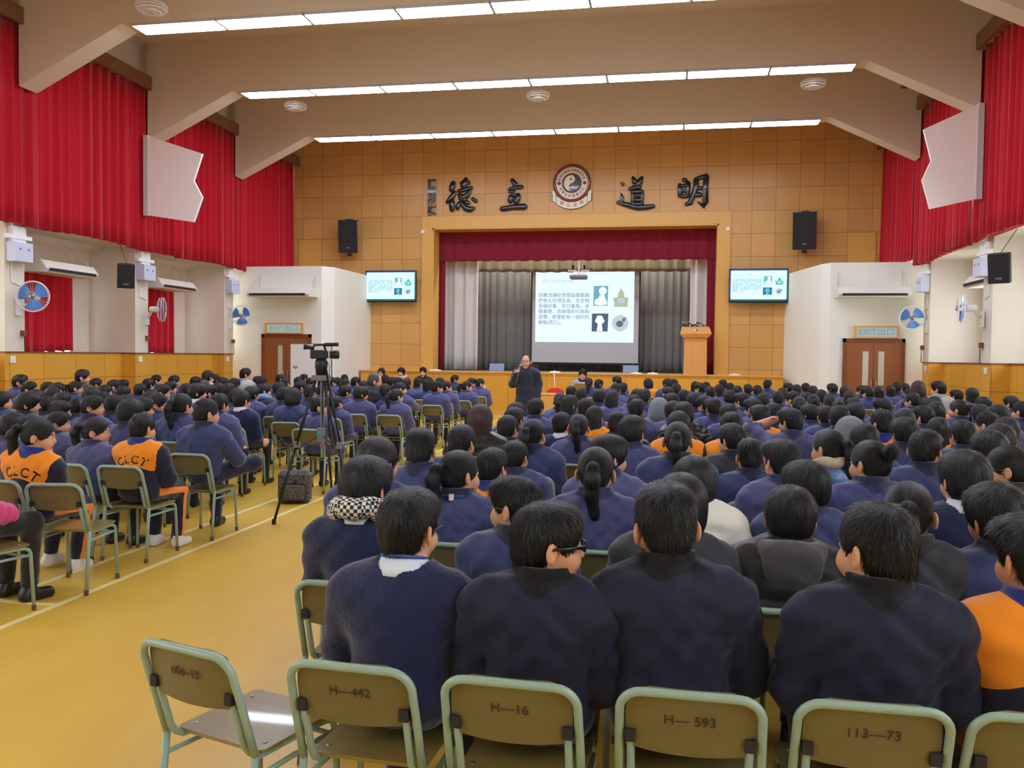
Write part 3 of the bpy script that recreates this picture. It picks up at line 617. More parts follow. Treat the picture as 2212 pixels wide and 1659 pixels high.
e = empty('projection_screen', (-2.605, 26.6, 0), 0, 'white pull-down projection screen showing a Chinese slide on the stage', 'screen')
MB().box(-1.68, 1.66, -.01, .01, 1.46, 4.36).build('screen_cloth', M['screen_cloth'], e)
MB().box(-1.71, -1.665, -.012, .012, 1.44, 4.36).box(1.645, 1.69, -.012, .012, 1.44, 4.36).box(-1.71, 1.69, -.02, .02, 1.41, 1.47).build('black_border', M['black'], e)
MB().box(-1.8, 1.78, -.08, .08, 4.36, 4.5).build('roller_case', M['whiteplastic'], e)
im = empty('projected_image', (-.035, -.014, 3.19), 0); im.parent = e
o = MB().box(-1.53, 1.53, 0, .003, -1.09, 1.09).build('slide_ground', M['screen_lit'], e); o.location = (-.035, -.014, 3.19)
bpy.data.objects.remove(im)
slide(o, 3.06, 2.18, -.004, .95, False)
M['tv_lit'] = emat('tv_lit', (214, 250, 255), 1.1); M['tv_blue'] = mat('tv_blue_frame', (16, 70, 190), .3); M['tv_teal'] = mat('tv_teal_frame', (14, 140, 150), .3)
for X, z, rz, lab in ((-8.06, 3.64, 0, 'flat television with blue edge on the wood wall beside the whiteboard side'), (2.32, 3.63, 0, 'flat television with blue edge on the wood wall, lectern side of the stage')):
    e = empty('television', (X, 24.05, z), rz, lab, 'television', 'televisions beside the stage'); hw, hh = .775, .46
    MB().box(-hw, hw, -.02, .06, -hh, hh).build('bezel', M['black'], e, bevel=.008)
    MB().box(-hw + .02, hw - .02, -.026, -.02, hh - .055, hh - .012).box(-hw + .01, -hw + .045, -.026, -.02, -hh + .05, hh - .012).build('blue_edge', M['tv_blue'], e)
    MB().box(-hw + .02, hw - .02, -.026, -.02, -hh + .05, -hh + .09).box(hw - .045, hw - .01, -.026, -.02, -hh + .05, hh - .055).build('teal_edge', M['tv_teal'], e)
    o = MB().box(-hw + .045, hw - .045, -.03, -.02, -hh + .09, hh - .055).build('screen_face', M['tv_lit'], e)
    sl = MB(); o.location = (0, 0, .0175)
    for v in o.data.vertices: v.co.z -= .0175
    slide(o, 1.46, .775, -.034, 1.0, True)
    MB().box(-.2, .2, .06, .29, -.15, .15).box(-.1, .1, .06, .2, -.35, -.3).build('wall_mount', M['black'], e)
# projector under the stage head
e = empty('projector', (-2.71, 25.5, 4.04), 0, 'grey projector hanging in front of the projection screen', 'projector')
MB().rbox(-.26, .26, -.17, .17, -.09, .05, .06).build('body', M['grey'], e, smooth=False)
MB().lathe([(.03, 0), (.06, 0), (.05, .05), (0, .05)], 16, 0, Matrix.Translation((-.08, .17, -.02)) @ Matrix.Rotation(R(-90), 4, 'X')).build('lens', M['black'], e)
MB().tube([(0, 0, .05), (0, 0, 1.5)], .03).box(-.15, .15, -.1, .1, .05, .07).box(-.32, -.06, -.02, .02, .14, .19).box(.06, .32, -.02, .02, .14, .19).build('ceiling_bracket', M['whiteplastic'], e)  # white side bars stand in for two bright reflections on the mount
MB().box(-.2, -.14, -.03, .03, .2, .33).box(.14, .2, -.03, .03, .2, .33).build('clamp', M['black'], e)
# stage drapery
def drape(name, *a, lab='', **k): return tag(folded(name, 'x', *a, **k), lab, 'curtain')
drape('stage_valance', 24.95, -6.86, 1.24, 4.45, 5.36, M['burgundy'], fold=.38, amp=.035, seed=3, wave=.0, lab='dark red pleated valance across the top of the stage opening')
drape('stage_curtain', 25.0, -6.86, -6.66, 1.21, 5.3, M['burgundy'], fold=.12, amp=.03, seed=4, wave=0, lab='narrow dark red stage curtain gathered at the tripod side of the opening')
drape('stage_curtain', 25.0, 1.0, 1.24, 1.21, 5.3, M['burgundy'], fold=.12, amp=.03, seed=5, wave=0, lab='narrow dark red stage curtain gathered behind the lectern')
drape('stage_curtain', 25.45, -6.85, -5.75, 1.21, 5.3, M['pale_curtain'], fold=.36, amp=.05, seed=6, wave=0, lab='pale grey stage side curtain at the tripod side')
drape('stage_curtain', 25.45, .55, 1.25, 1.21, 5.3, M['pale_curtain'], fold=.3, amp=.05, seed=7, wave=0, lab='pale grey stage side curtain behind the lectern')
drape('stage_valance', 26.15, -6.9, 1.3, 4.24, 5.3, M['khaki_curtain'], fold=.42, amp=.04, seed=8, wave=.01, lab='khaki inner valance hanging above the projection screen')
drape('stage_curtain', 27.3, -7.2, -2.7, 1.21, 5.2, M['grey_curtain'], fold=.25, amp=.06, seed=9, wave=0, lab='dark grey back curtain on stage, half nearer the tripod')
drape('stage_curtain', 27.3, -2.66, 1.6, 1.21, 5.2, M['grey_curtain'], fold=.25, amp=.06, seed=19, wave=0, lab='dark grey back curtain on stage, half behind the lectern')
# lectern with flowers
e = empty('lectern', (.68, 23.98, 1.2), 0, 'wooden lectern with a small crest on the front edge of the stage', 'lectern')
M['beech'] = mat('beech_veneer', (222, 160, 92), .35, noise=.08, nscale=3, stretch=(6, 6, .6))
MB().prism([(-.31, 0), (.31, 0), (.30, 1.0), (-.30, 1.0)], -.2, .25, 'y').build('body', M['beech'], e, bevel=.006)
MB().add([(-.33, -.26, 1.0), (.33, -.26, 1.0), (.33, .27, 1.0), (-.33, .27, 1.0), (-.42, -.32, 1.11), (.42, -.32, 1.11), (.42, .3, 1.11), (-.42, .3, 1.11), (-.36, -.14, 1.29), (.36, -.14, 1.29), (.36, .3, 1.33), (-.36, .3, 1.33)],
         [(0, 3, 2, 1), (0, 1, 5, 4), (1, 2, 6, 5), (2, 3, 7, 6), (3, 0, 4, 7), (4, 5, 9, 8), (5, 6, 10, 9), (6, 7, 11, 10), (7, 4, 8, 11), (8, 9, 10, 11)]).build('top', M['beech'], e, bevel=.006)
Tl = Matrix.Translation((0, -.235, 1.2)) @ Matrix.Rotation(R(46), 4, 'X') @ Matrix.Diagonal((1, 1, 1, 1))
MB().lathe([(0, 0), (.045, 0), (.05, .008), (0, .012)], 20, 0, Tl).build('crest_disc', M['cream'], e, smooth=True)
MB().prism([(.0, -.03), (.03, -.02), (.034, .01), (.01, .03)], .012, .016, 'z', 0, Tl).build('crest_mark', M['gloss_black'], e)
f = empty('flower_arrangement', (.62, 24.08, 2.52), 0, 'white and green flowers lying on top of the lectern', 'flowers')
M['leaf'] = mat('dark_leaf', (44, 52, 44), .6); M['petal'] = mat('white_petal', (238, 240, 226), .6); M['lime'] = mat('lime_petal', (206, 220, 130), .6)
rf = random.Random(4); lv = MB()
for i in range(40):
    a = rf.uniform(0, 6.28); x = rf.uniform(-.3, .3); T = Matrix.Translation((x, rf.uniform(-.1, .1), rf.uniform(.0, .07))) @ Euler((rf.uniform(-1, 1), rf.uniform(-1, 1), a)).to_matrix().to_4x4()
    lv.prism([(0, -.01), (.05, -.022), (.09, 0), (.05, .022), (0, .01)], 0, .003, 'z', 0, T)
lv.build('leaves', M['leaf'], f)
for i in range(12):
    x = -.3 + i * .05; bl = MB(); c = Vector((x, rf.uniform(-.12, .0), rf.uniform(.05, .12)))
    for p_ in range(6): a = p_ * PI / 3; bl.prism([(0, -.006), (.025, -.018), (.036, 0), (.025, .018), (0, .006)], 0, .004, 'z', 0, Matrix.Translation(c) @ Matrix.Rotation(a, 4, 'Z') @ Matrix.Rotation(R(-35), 4, 'Y'))
    bl.lathe([(0, 0), (.01, .004), (0, .014)], 8, 0, Matrix.Translation(c)).build('blossom', M['petal'] if i % 3 else M['lime'], f)
# stage monitors, small white items along the apron
M['bluegrey'] = mat('blue_grey_panel', (126, 140, 166), .4)
for x, lab in ((-5.02, 'blue-grey panel standing on the stage floor, tripod side of the screen'), (-1.10, 'blue-grey panel standing on the stage floor below the screen corner')):
    e = empty('stage_monitor', (x, 24.75, 1.2), 0, lab, 'monitor', 'panels on the stage floor')
    MB().prism([(-.02, 0), (.03, 0), (.10, .22), (.07, .22)], -.22, .22, 'x').build('panel', M['bluegrey'], e, bevel=.004)
    MB().prism([(.02, 0), (.16, 0), (.08, .16)], -.18, .18, 'x').build('stand', M['black'], e)
for i, (x, lab) in enumerate(((-6.6, 'by the red curtain at the tripod end'), (-3.15, 'above the standing speaker'), (-.9, 'below the screen corner'), (1.72, 'past the lectern'), (-.45, 'left of the lectern foot'))):
    lab = lab.replace('left of', 'just before')
    e = empty('floor_box', (x, 23.75, 1.2), 0, 'flat white socket box on the stage edge %s' % lab, 'box', 'white boxes on the stage edge')
    MB().prism([(-.16, 0), (.16, 0), (.13, .035), (-.13, .035)], -.06, .06, 'y').build('cover', M['whiteplastic'], e)
    MB().box(-.05, .05, -.02, .02, .035, .05).build('lid', M['cream'], e)
tag(MB().tube([(-3.16, 23.42, 1.2), (-3.12, 23.36, 1.17), (-3.10, 23.33, .95), (-3.08, 23.32, .7), (-3.14, 23.3, .45), (-3.2, 23.1, .1), (-3.1, 22.6, .015), (-2.4, 21.2, .012)], .012, 6).build('cable', M['whiteplastic'], smooth=True), 'white cable hanging down the stage front behind the speaker', 'cable')
# desk in front of the stage with laptop and red chair
e = empty('desk', (-2.3, 20.75, 0), 0, 'pale wooden desk in front of the stage behind the speaker', 'table')
MB().box(-.85, .85, -.3, .3, .715, .745).build('desk_top', M['beech'], e, bevel=.004)
MB().box(-.82, .82, -.28, -.26, .2, .715).build('modesty_panel', M['wood_plain'], e)
for x in (-.8, .8):
    for y in (-.26, .26): MB().box(x - .02, x + .02, y - .02, y + .02, 0, .715).build('leg', M['metal'], e)
e = empty('laptop', (-2.08, 20.72, .745), R(180), 'open laptop on the desk in front of the smiling person', 'laptop')
M['olive'] = mat('laptop_lid', (150, 130, 62), .4)
MB().box(-.18, .18, -.12, .12, 0, .018).build('base', M['grey'], e); MB().prism([(-.12, .018), (-.105, .018), (-.19, .26), (-.205, .26)][::-1], -.18, .18, 'x').build('lid', M['olive'], e)
for p in e.children:
    if p.name.startswith('lid'): p.rotation_euler = (0, 0, PI)
M['redplastic'] = mat('red_plastic', (226, 60, 36), .35)
e = empty('plastic_chair', (-2.86, 21.35, 0), R(172), 'red plastic chair with oval back beside the pale desk', 'chair')
bk = [(.2 * math.cos(a), .62 + .0, ) for a in [0]]; ov = [(.23 * math.cos(2 * PI * i / 20), .74 + .12 * math.sin(2 * PI * i / 20)) for i in range(20)]
MB().prism(ov, -.2, -.17).build('backrest', M['redplastic'], e, bevel=.008)
MB().rbox(-.22, .22, -.2, .2, .43, .46, .06).build('seat', M['redplastic'], e)
for x in (-.17, .17):
    for y in (-.17, .17): MB().tube([(x, y, .43), (x * 1.15, y * 1.15, 0)], .013).build('leg', M['metal'], e)
    MB().tube([(x * .9, -.18, .44), (x * .9, -.19, .72)], .012).build('back_post', M['metal'], e)
# whiteboard before the doors
e = empty('whiteboard', (-9.08, 20.75, 0), R(4), 'white board on wheels with coloured magnets before the tripod side doors', 'whiteboard')
MB().box(-.54, .54, -.015, .015, .65, 1.89).build('board', M['whiteplastic'], e)
MB().box(-.56, -.54, -.02, .02, .63, 1.91).box(.54, .56, -.02, .02, .63, 1.91).box(-.56, .56, -.02, .02, 1.89, 1.91).box(-.56, .56, -.04, .02, .63, .65).build('edge_frame', M['metal'], e)
for x in (-.5, .5): MB().tube([(x, .03, .65), (x, .03, .06)], .018).tube([(x, -.28, .06), (x, .3, .06)], .018).build('leg', M['metal'], e)
for i, (x, z, c) in enumerate(((-.45, 1.30, (40, 44, 60)), (-.41, 1.32, (220, 180, 60)), (-.37, 1.30, (200, 60, 50)), (-.41, 1.27, (80, 150, 90)))):
    MB().box(x - .018, x + .018, -.022, -.015, z - .018, z + .018).build('magnet', mat('magnet_%d' % i, c, .4), e)
# video camera on its tripod
tp = empty('tripod', (-3.36, 7.92, 0), 0, 'black camera tripod with twin tube legs standing in the aisle', 'tripod')
for i, (fx, fy) in enumerate(((-.37, -.25), (.44, -.22), (-.05, .45))):
    a = Vector((fx * .12, fy * .12, 1.40)); f_ = Vector((fx, fy, .02)); mid = a.lerp(f_, .46); side_ = Vector((-fy, fx, 0)).normalized() * .028
    lg = MB().tube([a + side_, mid + side_], .011, 8).tube([a - side_, mid - side_], .011, 8).tube([mid, f_], .014, 8).build('leg', M['black'], tp, smooth=True)
    MB().tube([f_ + Vector((0, 0, .03)), f_ - Vector((0, 0, .02))], .02, 10).build('rubber_foot', M['dark'], lg)
    MB().tube([mid - Vector((0, 0, .03)), mid + Vector((0, 0, .03))], .034, 10).build('leg_clamp', M['grey'], lg)
    MB().tube([a.lerp(f_, .5), Vector((0, 0, .86))], .008, 6).build('spreader_arm', M['black'], tp)
MB().tube([(0, 0, .62), (0, 0, 1.42)], .007, 8).tube([(.03, .0, .62), (.03, 0, 1.42)], .006, 8).build('centre_column', M['metal'], tp)
MB().box(-.035, .035, -.03, .03, .78, .92).build('column_clamp', M['grey'], tp, bevel=.006); MB().box(-.022, .022, -.034, -.03, .86, .89).build('clamp_label', emat('cyan_label', (40, 190, 200), .35), tp)
MB().box(-.075, .075, -.07, .07, 1.385, 1.44).build('crown', M['grey'], tp, bevel=.01)
MB().lathe([(0, 1.44), (.05, 1.44), (.055, 1.5), (.062, 1.52), (.062, 1.57), (.045, 1.60), (0, 1.60)], 20).build('fluid_head', M['black'], tp, smooth=True)
MB().tube([(.06, -.02, 1.5), (.16, -.1, 1.2), (.2, -.14, 1.03)], .012, 8).build('pan_handle', M['black'], tp, smooth=True)
vc = empty('video_camera', (-3.36, 7.92, 1.60), R(-62), 'black professional video camera with microphone on the tripod', 'video camera'); vc.scale = (.62, .62, .66)
MB().rbox(-.065, .065, -.17, .09, .0, .13, .02).build('body', M['black'], vc)
XR_ = Matrix.Rotation(R(-90), 4, 'X')
MB().lathe([(0, 0), (.05, 0), (.052, .05), (.06, .055), (.06, .1), (.066, .12), (.066, .19), (.05, .2), (0, .17)], 22, 0, Matrix.Translation((0, .08, .065)) @ XR_).build('lens_barrel', M['black'], vc, smooth=True)
MB().lathe([(.053, 0), (.062, 0), (.062, .025), (.053, .025)], 22, 0, Matrix.Translation((0, .1, .065)) @ XR_).build('lens_ring', M['light_trim'], vc, smooth=True)
MB().tube([(0, -.13, .13), (0, -.11, .2), (0, .03, .21), (0, .07, .13)], .018, 8).build('handle', M['black'], vc, smooth=True)
MB().tube([(0, -.1, .205), (0, -.04, .222)], .012, 6).build('record_button', mat('record_red', (200, 40, 36), .4), vc)
MB().tube([(.05, .02, .2), (.07, .06, .21), (.08, .26, .215)], [.02, .028, .028], 10).build('microphone', M['blackmesh'], vc, smooth=True)
MB().tube([(0, -.12, .15), (-.01, -.2, .17), (-.01, -.27, .175)], [.03, .032, .045], 12).build('eyepiece', M['black'], vc, smooth=True)
MB().box(-.19, -.07, -.14, -.125, .03, .11).build('flip_screen', M['black'], vc); MB().box(-.182, -.078, -.145, -.14, .036, .104).build('flip_display', emat('display_blue', (140, 176, 220), .6), vc)
MB().tube([(.02, .06, .0), (.06, .12, -.1), (.05, .12, -.35)], .006, 6).build('strap', M['black'], vc)
# camouflage bag on the floor
m, nt, b = newmat('camouflage'); vn = nt.nodes.new('ShaderNodeTexNoise'); vn.inputs['Scale'].default_value = 22
cr_ = nt.nodes.new('ShaderNodeValToRGB'); cr_.color_ramp.interpolation = 'CONSTANT'; el = cr_.color_ramp.elements
el[0].color = (*lin((44, 46, 66)), 1); el[1].position = .48; el[1].color = (*lin((120, 116, 122)), 1); q = el.new(.58); q.color = (*lin((80, 76, 70)), 1)
nt.links.new(vn.outputs['Fac'], cr_.inputs[0]); nt.links.new(cr_.outputs[0], b.inputs['Base Color']); b.inputs['Roughness'].default_value = .8; M['camo'] = m
# ------------------------------------------------------------------ people: one continuous skin drawn from a distance field
class Field:
    def __init__(s, xs, ys, zs):
        s.ax = [np.asarray(a, np.float32) for a in (xs, ys, zs)]
        s.D = np.full([len(a) for a in s.ax], .5, np.float32)
    def sub(s, lo, hi, pad=.09):
        sl = tuple(slice(int(np.searchsorted(a, l - pad)), int(np.searchsorted(a, h + pad))) for a, l, h in zip(s.ax, lo, hi))
        return sl, s.ax[0][sl[0]][:, None, None], s.ax[1][sl[1]][None, :, None], s.ax[2][sl[2]][None, None, :]
    def mix(s, sl, d, k):
        a = s.D[sl]
        if k <= 0: s.D[sl] = np.minimum(a, d); return
        h = np.clip(.5 + .5 * (d - a) / k, 0, 1); s.D[sl] = d + (a - d) * h - k * h * (1 - h)
    def cut(s, sl, d, k=.01):
        a = s.D[sl]; d = -d; h = np.clip(.5 - .5 * (d - a) / k, 0, 1); s.D[sl] = d + (a - d) * h + k * h * (1 - h)
    def cap(s, a, b_, ra, rb, k=.03, inf=0, quilt=0, T=None):
        a = np.array(a, float); b_ = np.array(b_, float)
        if T is not None: a = T(a); b_ = T(b_)
        r = max(ra, rb) + inf; sl, x, y, z = s.sub(np.minimum(a, b_) - r, np.maximum(a, b_) + r)
        if 0 in s.D[sl].shape: return
        u = b_ - a; L2 = float(u @ u) + 1e-9
        t = np.clip(((x - a[0]) * u[0] + (y - a[1]) * u[1] + (z - a[2]) * u[2]) / L2, 0, 1)
        d = np.sqrt((x - a[0] - u[0] * t) ** 2 + (y - a[1] - u[1] * t) ** 2 + (z - a[2] - u[2] * t) ** 2) - (ra + (rb - ra) * t) - inf
        if quilt: d = d + quilt * (.5 - np.abs(np.sin(t * L2 ** .5 * PI / .075)))
        s.mix(sl, d.astype(np.float32), k)
    def ell(s, c, r, k=.03, inf=0, rot=None, cut=False, quilt=0, pad=.09):
        """ellipsoid; rot = 3x3 turning local axes into the field's"""
        c = np.array(c, float); r = np.array(r, float) + inf; m = max(r) if rot is not None else None
        lo, hi = (c - r, c + r) if rot is None else (c - m, c + m)
        sl, x, y, z = s.sub(lo, hi, pad)
        if 0 in s.D[sl].shape: return
        x = x - c[0]; y = y - c[1]; z = z - c[2]
        if rot is not None: x, y, z = [rot[0][i] * x + rot[1][i] * y + rot[2][i] * z for i in range(3)]
        k0 = np.sqrt((x / r[0]) ** 2 + (y / r[1]) ** 2 + (z / r[2]) ** 2); k1 = np.sqrt((x / r[0] ** 2) ** 2 + (y / r[1] ** 2) ** 2 + (z / r[2] ** 2) ** 2) + 1e-6
        d = (k0 * (k0 - 1) / k1)
        if quilt: d = d + quilt * (.5 - np.abs(np.sin((z + c[2]) * PI / .085)))
        (s.cut if cut else s.mix)(sl, d.astype(np.float32), k)
    def nets(s):
        F = s.D; xs, ys, zs = s.ax; sg = F < 0; n = np.array(F.shape) - 1
        acc = np.zeros((*n, 3), np.float32); cnt = np.zeros(n, np.float32); Q = []
        for ax in range(3):
            i0 = [slice(None)] * 3; i1 = [slice(None)] * 3; i0[ax] = slice(0, -1); i1[ax] = slice(1, None)
            a = F[tuple(i0)]; b_ = F[tuple(i1)]; idx = np.argwhere((a < 0) != (b_ < 0))
            if not len(idx): continue
            fa = a[tuple(idx.T)]; fb = b_[tuple(idx.T)]; t = fa / (fa - fb)
            P = np.stack([s.ax[d][idx[:, d]] for d in range(3)], 1)
            P[:, ax] += t * (s.ax[ax][idx[:, ax] + 1] - s.ax[ax][idx[:, ax]])
            o1, o2 = [d for d in range(3) if d != ax]; cells = []
            for da, db in ((-1, -1), (0, -1), (0, 0), (-1, 0)):
                c = idx.copy(); c[:, o1] += da; c[:, o2] += db; cells.append(c)
            ok = np.ones(len(idx), bool)
            for c in cells: ok &= ((c >= 0) & (c < n)).all(1)
            for c in cells:
                v = ((c >= 0) & (c < n)).all(1); np.add.at(acc, tuple(c[v].T), P[v]); np.add.at(cnt, tuple(c[v].T), 1)
            q = np.stack([np.ravel_multi_index(c[ok].T, n) for c in cells], 1)
            flip = (fa[ok] < 0) ^ (ax == 1)
            q[flip] = q[flip][:, ::-1]; Q.append(q)
        Q = np.concatenate(Q); ids, inv = np.unique(Q, return_inverse=True)
        V = acc.reshape(-1, 3)[ids] / np.maximum(cnt.reshape(-1)[ids], 1)[:, None]
        return V, inv.reshape(Q.shape)[:, ::-1]
def make_mesh(name, V, Q, mats, attr=None, colr=None, smooth=True):
    me = bpy.data.meshes.new(name)
    me.vertices.add(len(V)); me.vertices.foreach_set('co', np.ascontiguousarray(V, np.float32).ravel())
    k = Q.shape[1]; me.loops.add(len(Q) * k); me.loops.foreach_set('vertex_index', np.ascontiguousarray(Q, np.int32).ravel())
    me.polygons.add(len(Q)); me.polygons.foreach_set('loop_start', np.arange(0, len(Q) * k, k, dtype=np.int32)); me.polygons.foreach_set('loop_total', np.full(len(Q), k, np.int32))
    me.polygons.foreach_set('use_smooth', np.full(len(Q), smooth))
    if attr is not None: a = me.attributes.new('m', 'FLOAT', 'POINT'); a.data.foreach_set('value', attr.astype(np.float32))
    if colr is not None: a = me.color_attributes.new('Col', 'FLOAT_COLOR', 'POINT'); a.data.foreach_set('color', np.concatenate([colr, np.ones((len(colr), 1))], 1).astype(np.float32).ravel())
    for m_ in (mats if isinstance(mats, list) else [mats]): me.materials.append(m_)
    me.update(); me.validate(); return me
def axis_steps(lo, hi, step, fine=()):
    a = [lo]
    while a[-1] < hi:
        st = step
        for l, h, f in fine:
            if l <= a[-1] < h: st = min(st, f)
        a.append(a[-1] + st)
    return a

m, nt, b = newmat('skin'); va = nt.nodes.new('ShaderNodeVertexColor'); va.layer_name = 'Col'; nt.links.new(va.outputs[0], b.inputs['Base Color'])
b.inputs['Roughness'].default_value = .5; b.inputs['Specular IOR Level'].default_value = .35; M['skin'] = m
SKIN = np.array(lin((212, 158, 126))); LIP = np.array(lin((176, 96, 86))); EYE = np.array(lin((26, 20, 20))); WHT = np.array(lin((226, 220, 214))); TROU = np.array(lin((30, 34, 56))); SHOE = np.array(lin((36, 36, 40)))
NECK = np.array((0, -.005, .94))
SIT = dict(pel=(0, 0, .55), kn=((-.11, .42, .50), (.11, .42, .50)), an=((-.11, .40, .085), (.11, .40, .085)), el=((-.205, .02, .64), (.205, .02, .64)), wr=((-.11, .25, .575), (.11, .25, .575)), lean=0.)
def pose(base=SIT, **k): d = dict(base); d.update(k); return d
HUNCH = pose(lean=.05, el=((-.22, .10, .63), (.22, .10, .63)), wr=((-.08, .34, .585), (.08, .34, .585)))
KNEEUP = pose(lean=.02, kn=((-.12, .42, .50), (.30, .33, .60)), an=((-.11, .40, .085), (-.02, .40, .55)), el=((-.24, .06, .64), (.26, .10, .66)), wr=((-.06, .30, .60), (.14, .34, .63)))
SHADE = pose(el=((-.34, .10, .98), (.235, .03, .64)), wr=((-.13, .17, 1.06), (.12, .25, .575)))
MOUTH = pose(el=((-.235, .05, .64), (.22, .20, .74)), wr=((-.1, .25, .58), (.07, .17, .90)))
STAND = dict(pel=(0, 0, .95), kn=((-.10, .02, .50), (.10, .02, .50)), an=((-.10, 0, .09), (.10, 0, .09)), el=((-.225, -.03, 1.09), (.235, .03, 1.08)), wr=((-.215, .04, .84), (.135, .24, 1.27)), lean=0., up=.42)
def head_rot(yaw, pitch):
    return np.array((Matrix.Rotation(R(-yaw), 3, 'Z') @ Matrix.Rotation(R(-pitch), 3, 'X')))
def torso(f, p, inf=0, k=.05, quilt=0, low=.46):
    L = p['lean']; u = p.get('up', 0); P = lambda x, y, z: (x, y + L * max(0, z - .5) / .4, z + u)
    f.ell(P(0, 0, .56), (.15, .115, .10), k, inf, quilt=quilt); f.ell(P(0, .0, .68), (.138, .102, .15), k, inf, quilt=quilt)
    f.ell(P(0, -.012, .80), (.162, .112, .15), k, inf, quilt=quilt)
    f.cap(P(-.135, -.02, .846), P(.135, -.02, .846), .062, .062, k, inf)
    for sx in (-1, 1): f.cap(P(sx * .03, -.022, .915), P(sx * .135, -.02, .865), .048, .05, k, inf)
def arms(f, p, inf=0, k=.035, quilt=0, part='all', cuff=1.):
    L = p['lean']; u = p.get('up', 0)
    for i, sx in ((0, -1), (1, 1)):
        sh = np.array((sx * .176, -.015 + L, .842 + u)); el = np.array(p['el'][i]); wr = np.array(p['wr'][i])
        f.cap(sh, el, .062, .048, k, inf, quilt); f.cap(el, el + (wr - el) * cuff, .048, .036, k, inf, quilt)
def hands(f, p, k=.012, fine=False):
    for i, sx in ((0, -1), (1, 1)):
        el = np.array(p['el'][i]); wr = np.array(p['wr'][i]); d = (wr - el) / np.linalg.norm(wr - el)
        f.cap(el, wr, .04, .027, .02)
        g = p.get('grip', (None, None))[i]
        n = np.array((0, 0, -1.)) if abs(d[2]) < .8 else np.array((0, 1., 0)); n -= d * (n @ d); n /= np.linalg.norm(n); s_ = np.cross(d, n)
        palm = wr + d * .045
        f.cap(wr + d * .01 - s_ * .015, wr + d * .07 - s_ * .022, .018, .015, k); f.cap(wr + d * .01 + s_ * .015, wr + d * .07 + s_ * .022, .018, .015, k); f.cap(wr, wr + d * .07, .02, .017, k)
        for j, (o, l) in enumerate(((-.027, .062), (-.009, .072), (.009, .068), (.026, .055))):
            a0 = wr + d * .075 + s_ * o; curl = .95 if g else .5
            a1 = a0 + (d * math.cos(curl) + n * math.sin(curl)) * l * .5; a2 = a1 + (d * math.cos(curl * 2.1) + n * math.sin(curl * 2.1)) * l * .32; a3 = a2 + (d * math.cos(curl * 3) + n * math.sin(curl * 3)) * l * .25
            f.cap(a0, a1, .0095, .009, .004); f.cap(a1, a2, .009, .008, .003); f.cap(a2, a3, .008, .007, .003)
        t0 = wr + d * .03 - s_ * .024 * sx; t1 = t0 + (d * .6 - s_ * sx * .5 + n * .5) * .035; t2 = t1 + (d * .8 + n * .6) * .03
        f.cap(t0, t1, .013, .011, .008); f.cap(t1, t2, .011, .009, .004)
def legs(f, p, inf=0, k=.04, feet=True):
    u = p.get('up', 0)
    for i, sx in ((0, -1), (1, 1)):
        hp = np.array((sx * .085, .02, .53 + u)) if not u else np.array((sx * .085, 0, .92)); kn = np.array(p['kn'][i]); an = np.array(p['an'][i])
        f.cap(hp, kn, .078, .056, k, inf); f.cap(kn, an, .054, .040, k, inf)
        if feet: foot(f, p, i)
def foot(f, p, i, inf=0):
    sx = -1 if i == 0 else 1; an = np.array(p['an'][i]); g = an[2] < .2; z = .035 if g else an[2] - .03
    f.cap(an, (an[0], an[1] - .02, z + .005), .036, .036, .02, inf); f.cap((an[0], an[1] - .02, z), (an[0] + sx * .015, an[1] + .12, z - .005), .034, .03, .02, inf)
def head(f, p, yaw, pitch, fine):
    Rm = head_rot(yaw, pitch); o = NECK + np.array((0, p['lean'] * 1.1, p.get('up', 0))); T = lambda q: o + Rm @ np.array(q)
    f.cap(o + np.array((0, -.02, -.08)), T((0, -.004, .06)), .056, .05, .03)
    f.ell(T((0, .008, .135)), (.077, .097, .09), .02, 0, Rm); f.ell(T((0, .046, .062)), (.059, .062, .078), .03, 0, Rm)
    f.ell(T((0, .088, .006)), (.024, .02, .018), .02, 0, Rm)
    for sx in (-1, 1):
        f.ell(T((sx * .036, .072, .068)), (.032, .034, .034), .02, 0, Rm)
        f.ell(T((sx * .086, -.002, .098)), (.010, .021, .033), .008, 0, Rm @ np.array(Matrix.Rotation(R(sx * 30), 3, 'Z')))
        if fine:
            f.ell(T((sx * .093, .004, .10)), (.006, .010, .018), .006, 0, Rm, cut=True)
            f.ell(T((sx * .03, .118, .113)), (.017, .015, .011), .012, 0, Rm, cut=True); f.ell(T((sx * .03, .096, .112)), (.0135, .0125, .0115), .003, 0, Rm)
            f.cap((sx * .045, .096, .131), (sx * .016, .106, .129), .006, .006, .01, T=T)
    f.cap((0, .104, .11), (0, .119, .076), .008, .0125, .012, T=T)
    f.ell(T((0, .100, .040)), (.022, .011, .008), .008, 0, Rm)
    if fine: f.ell(T((0, .112, .0395)), (.02, .008, .0018), .003, 0, Rm, cut=True)
    return T, Rm, o
BODY = {}
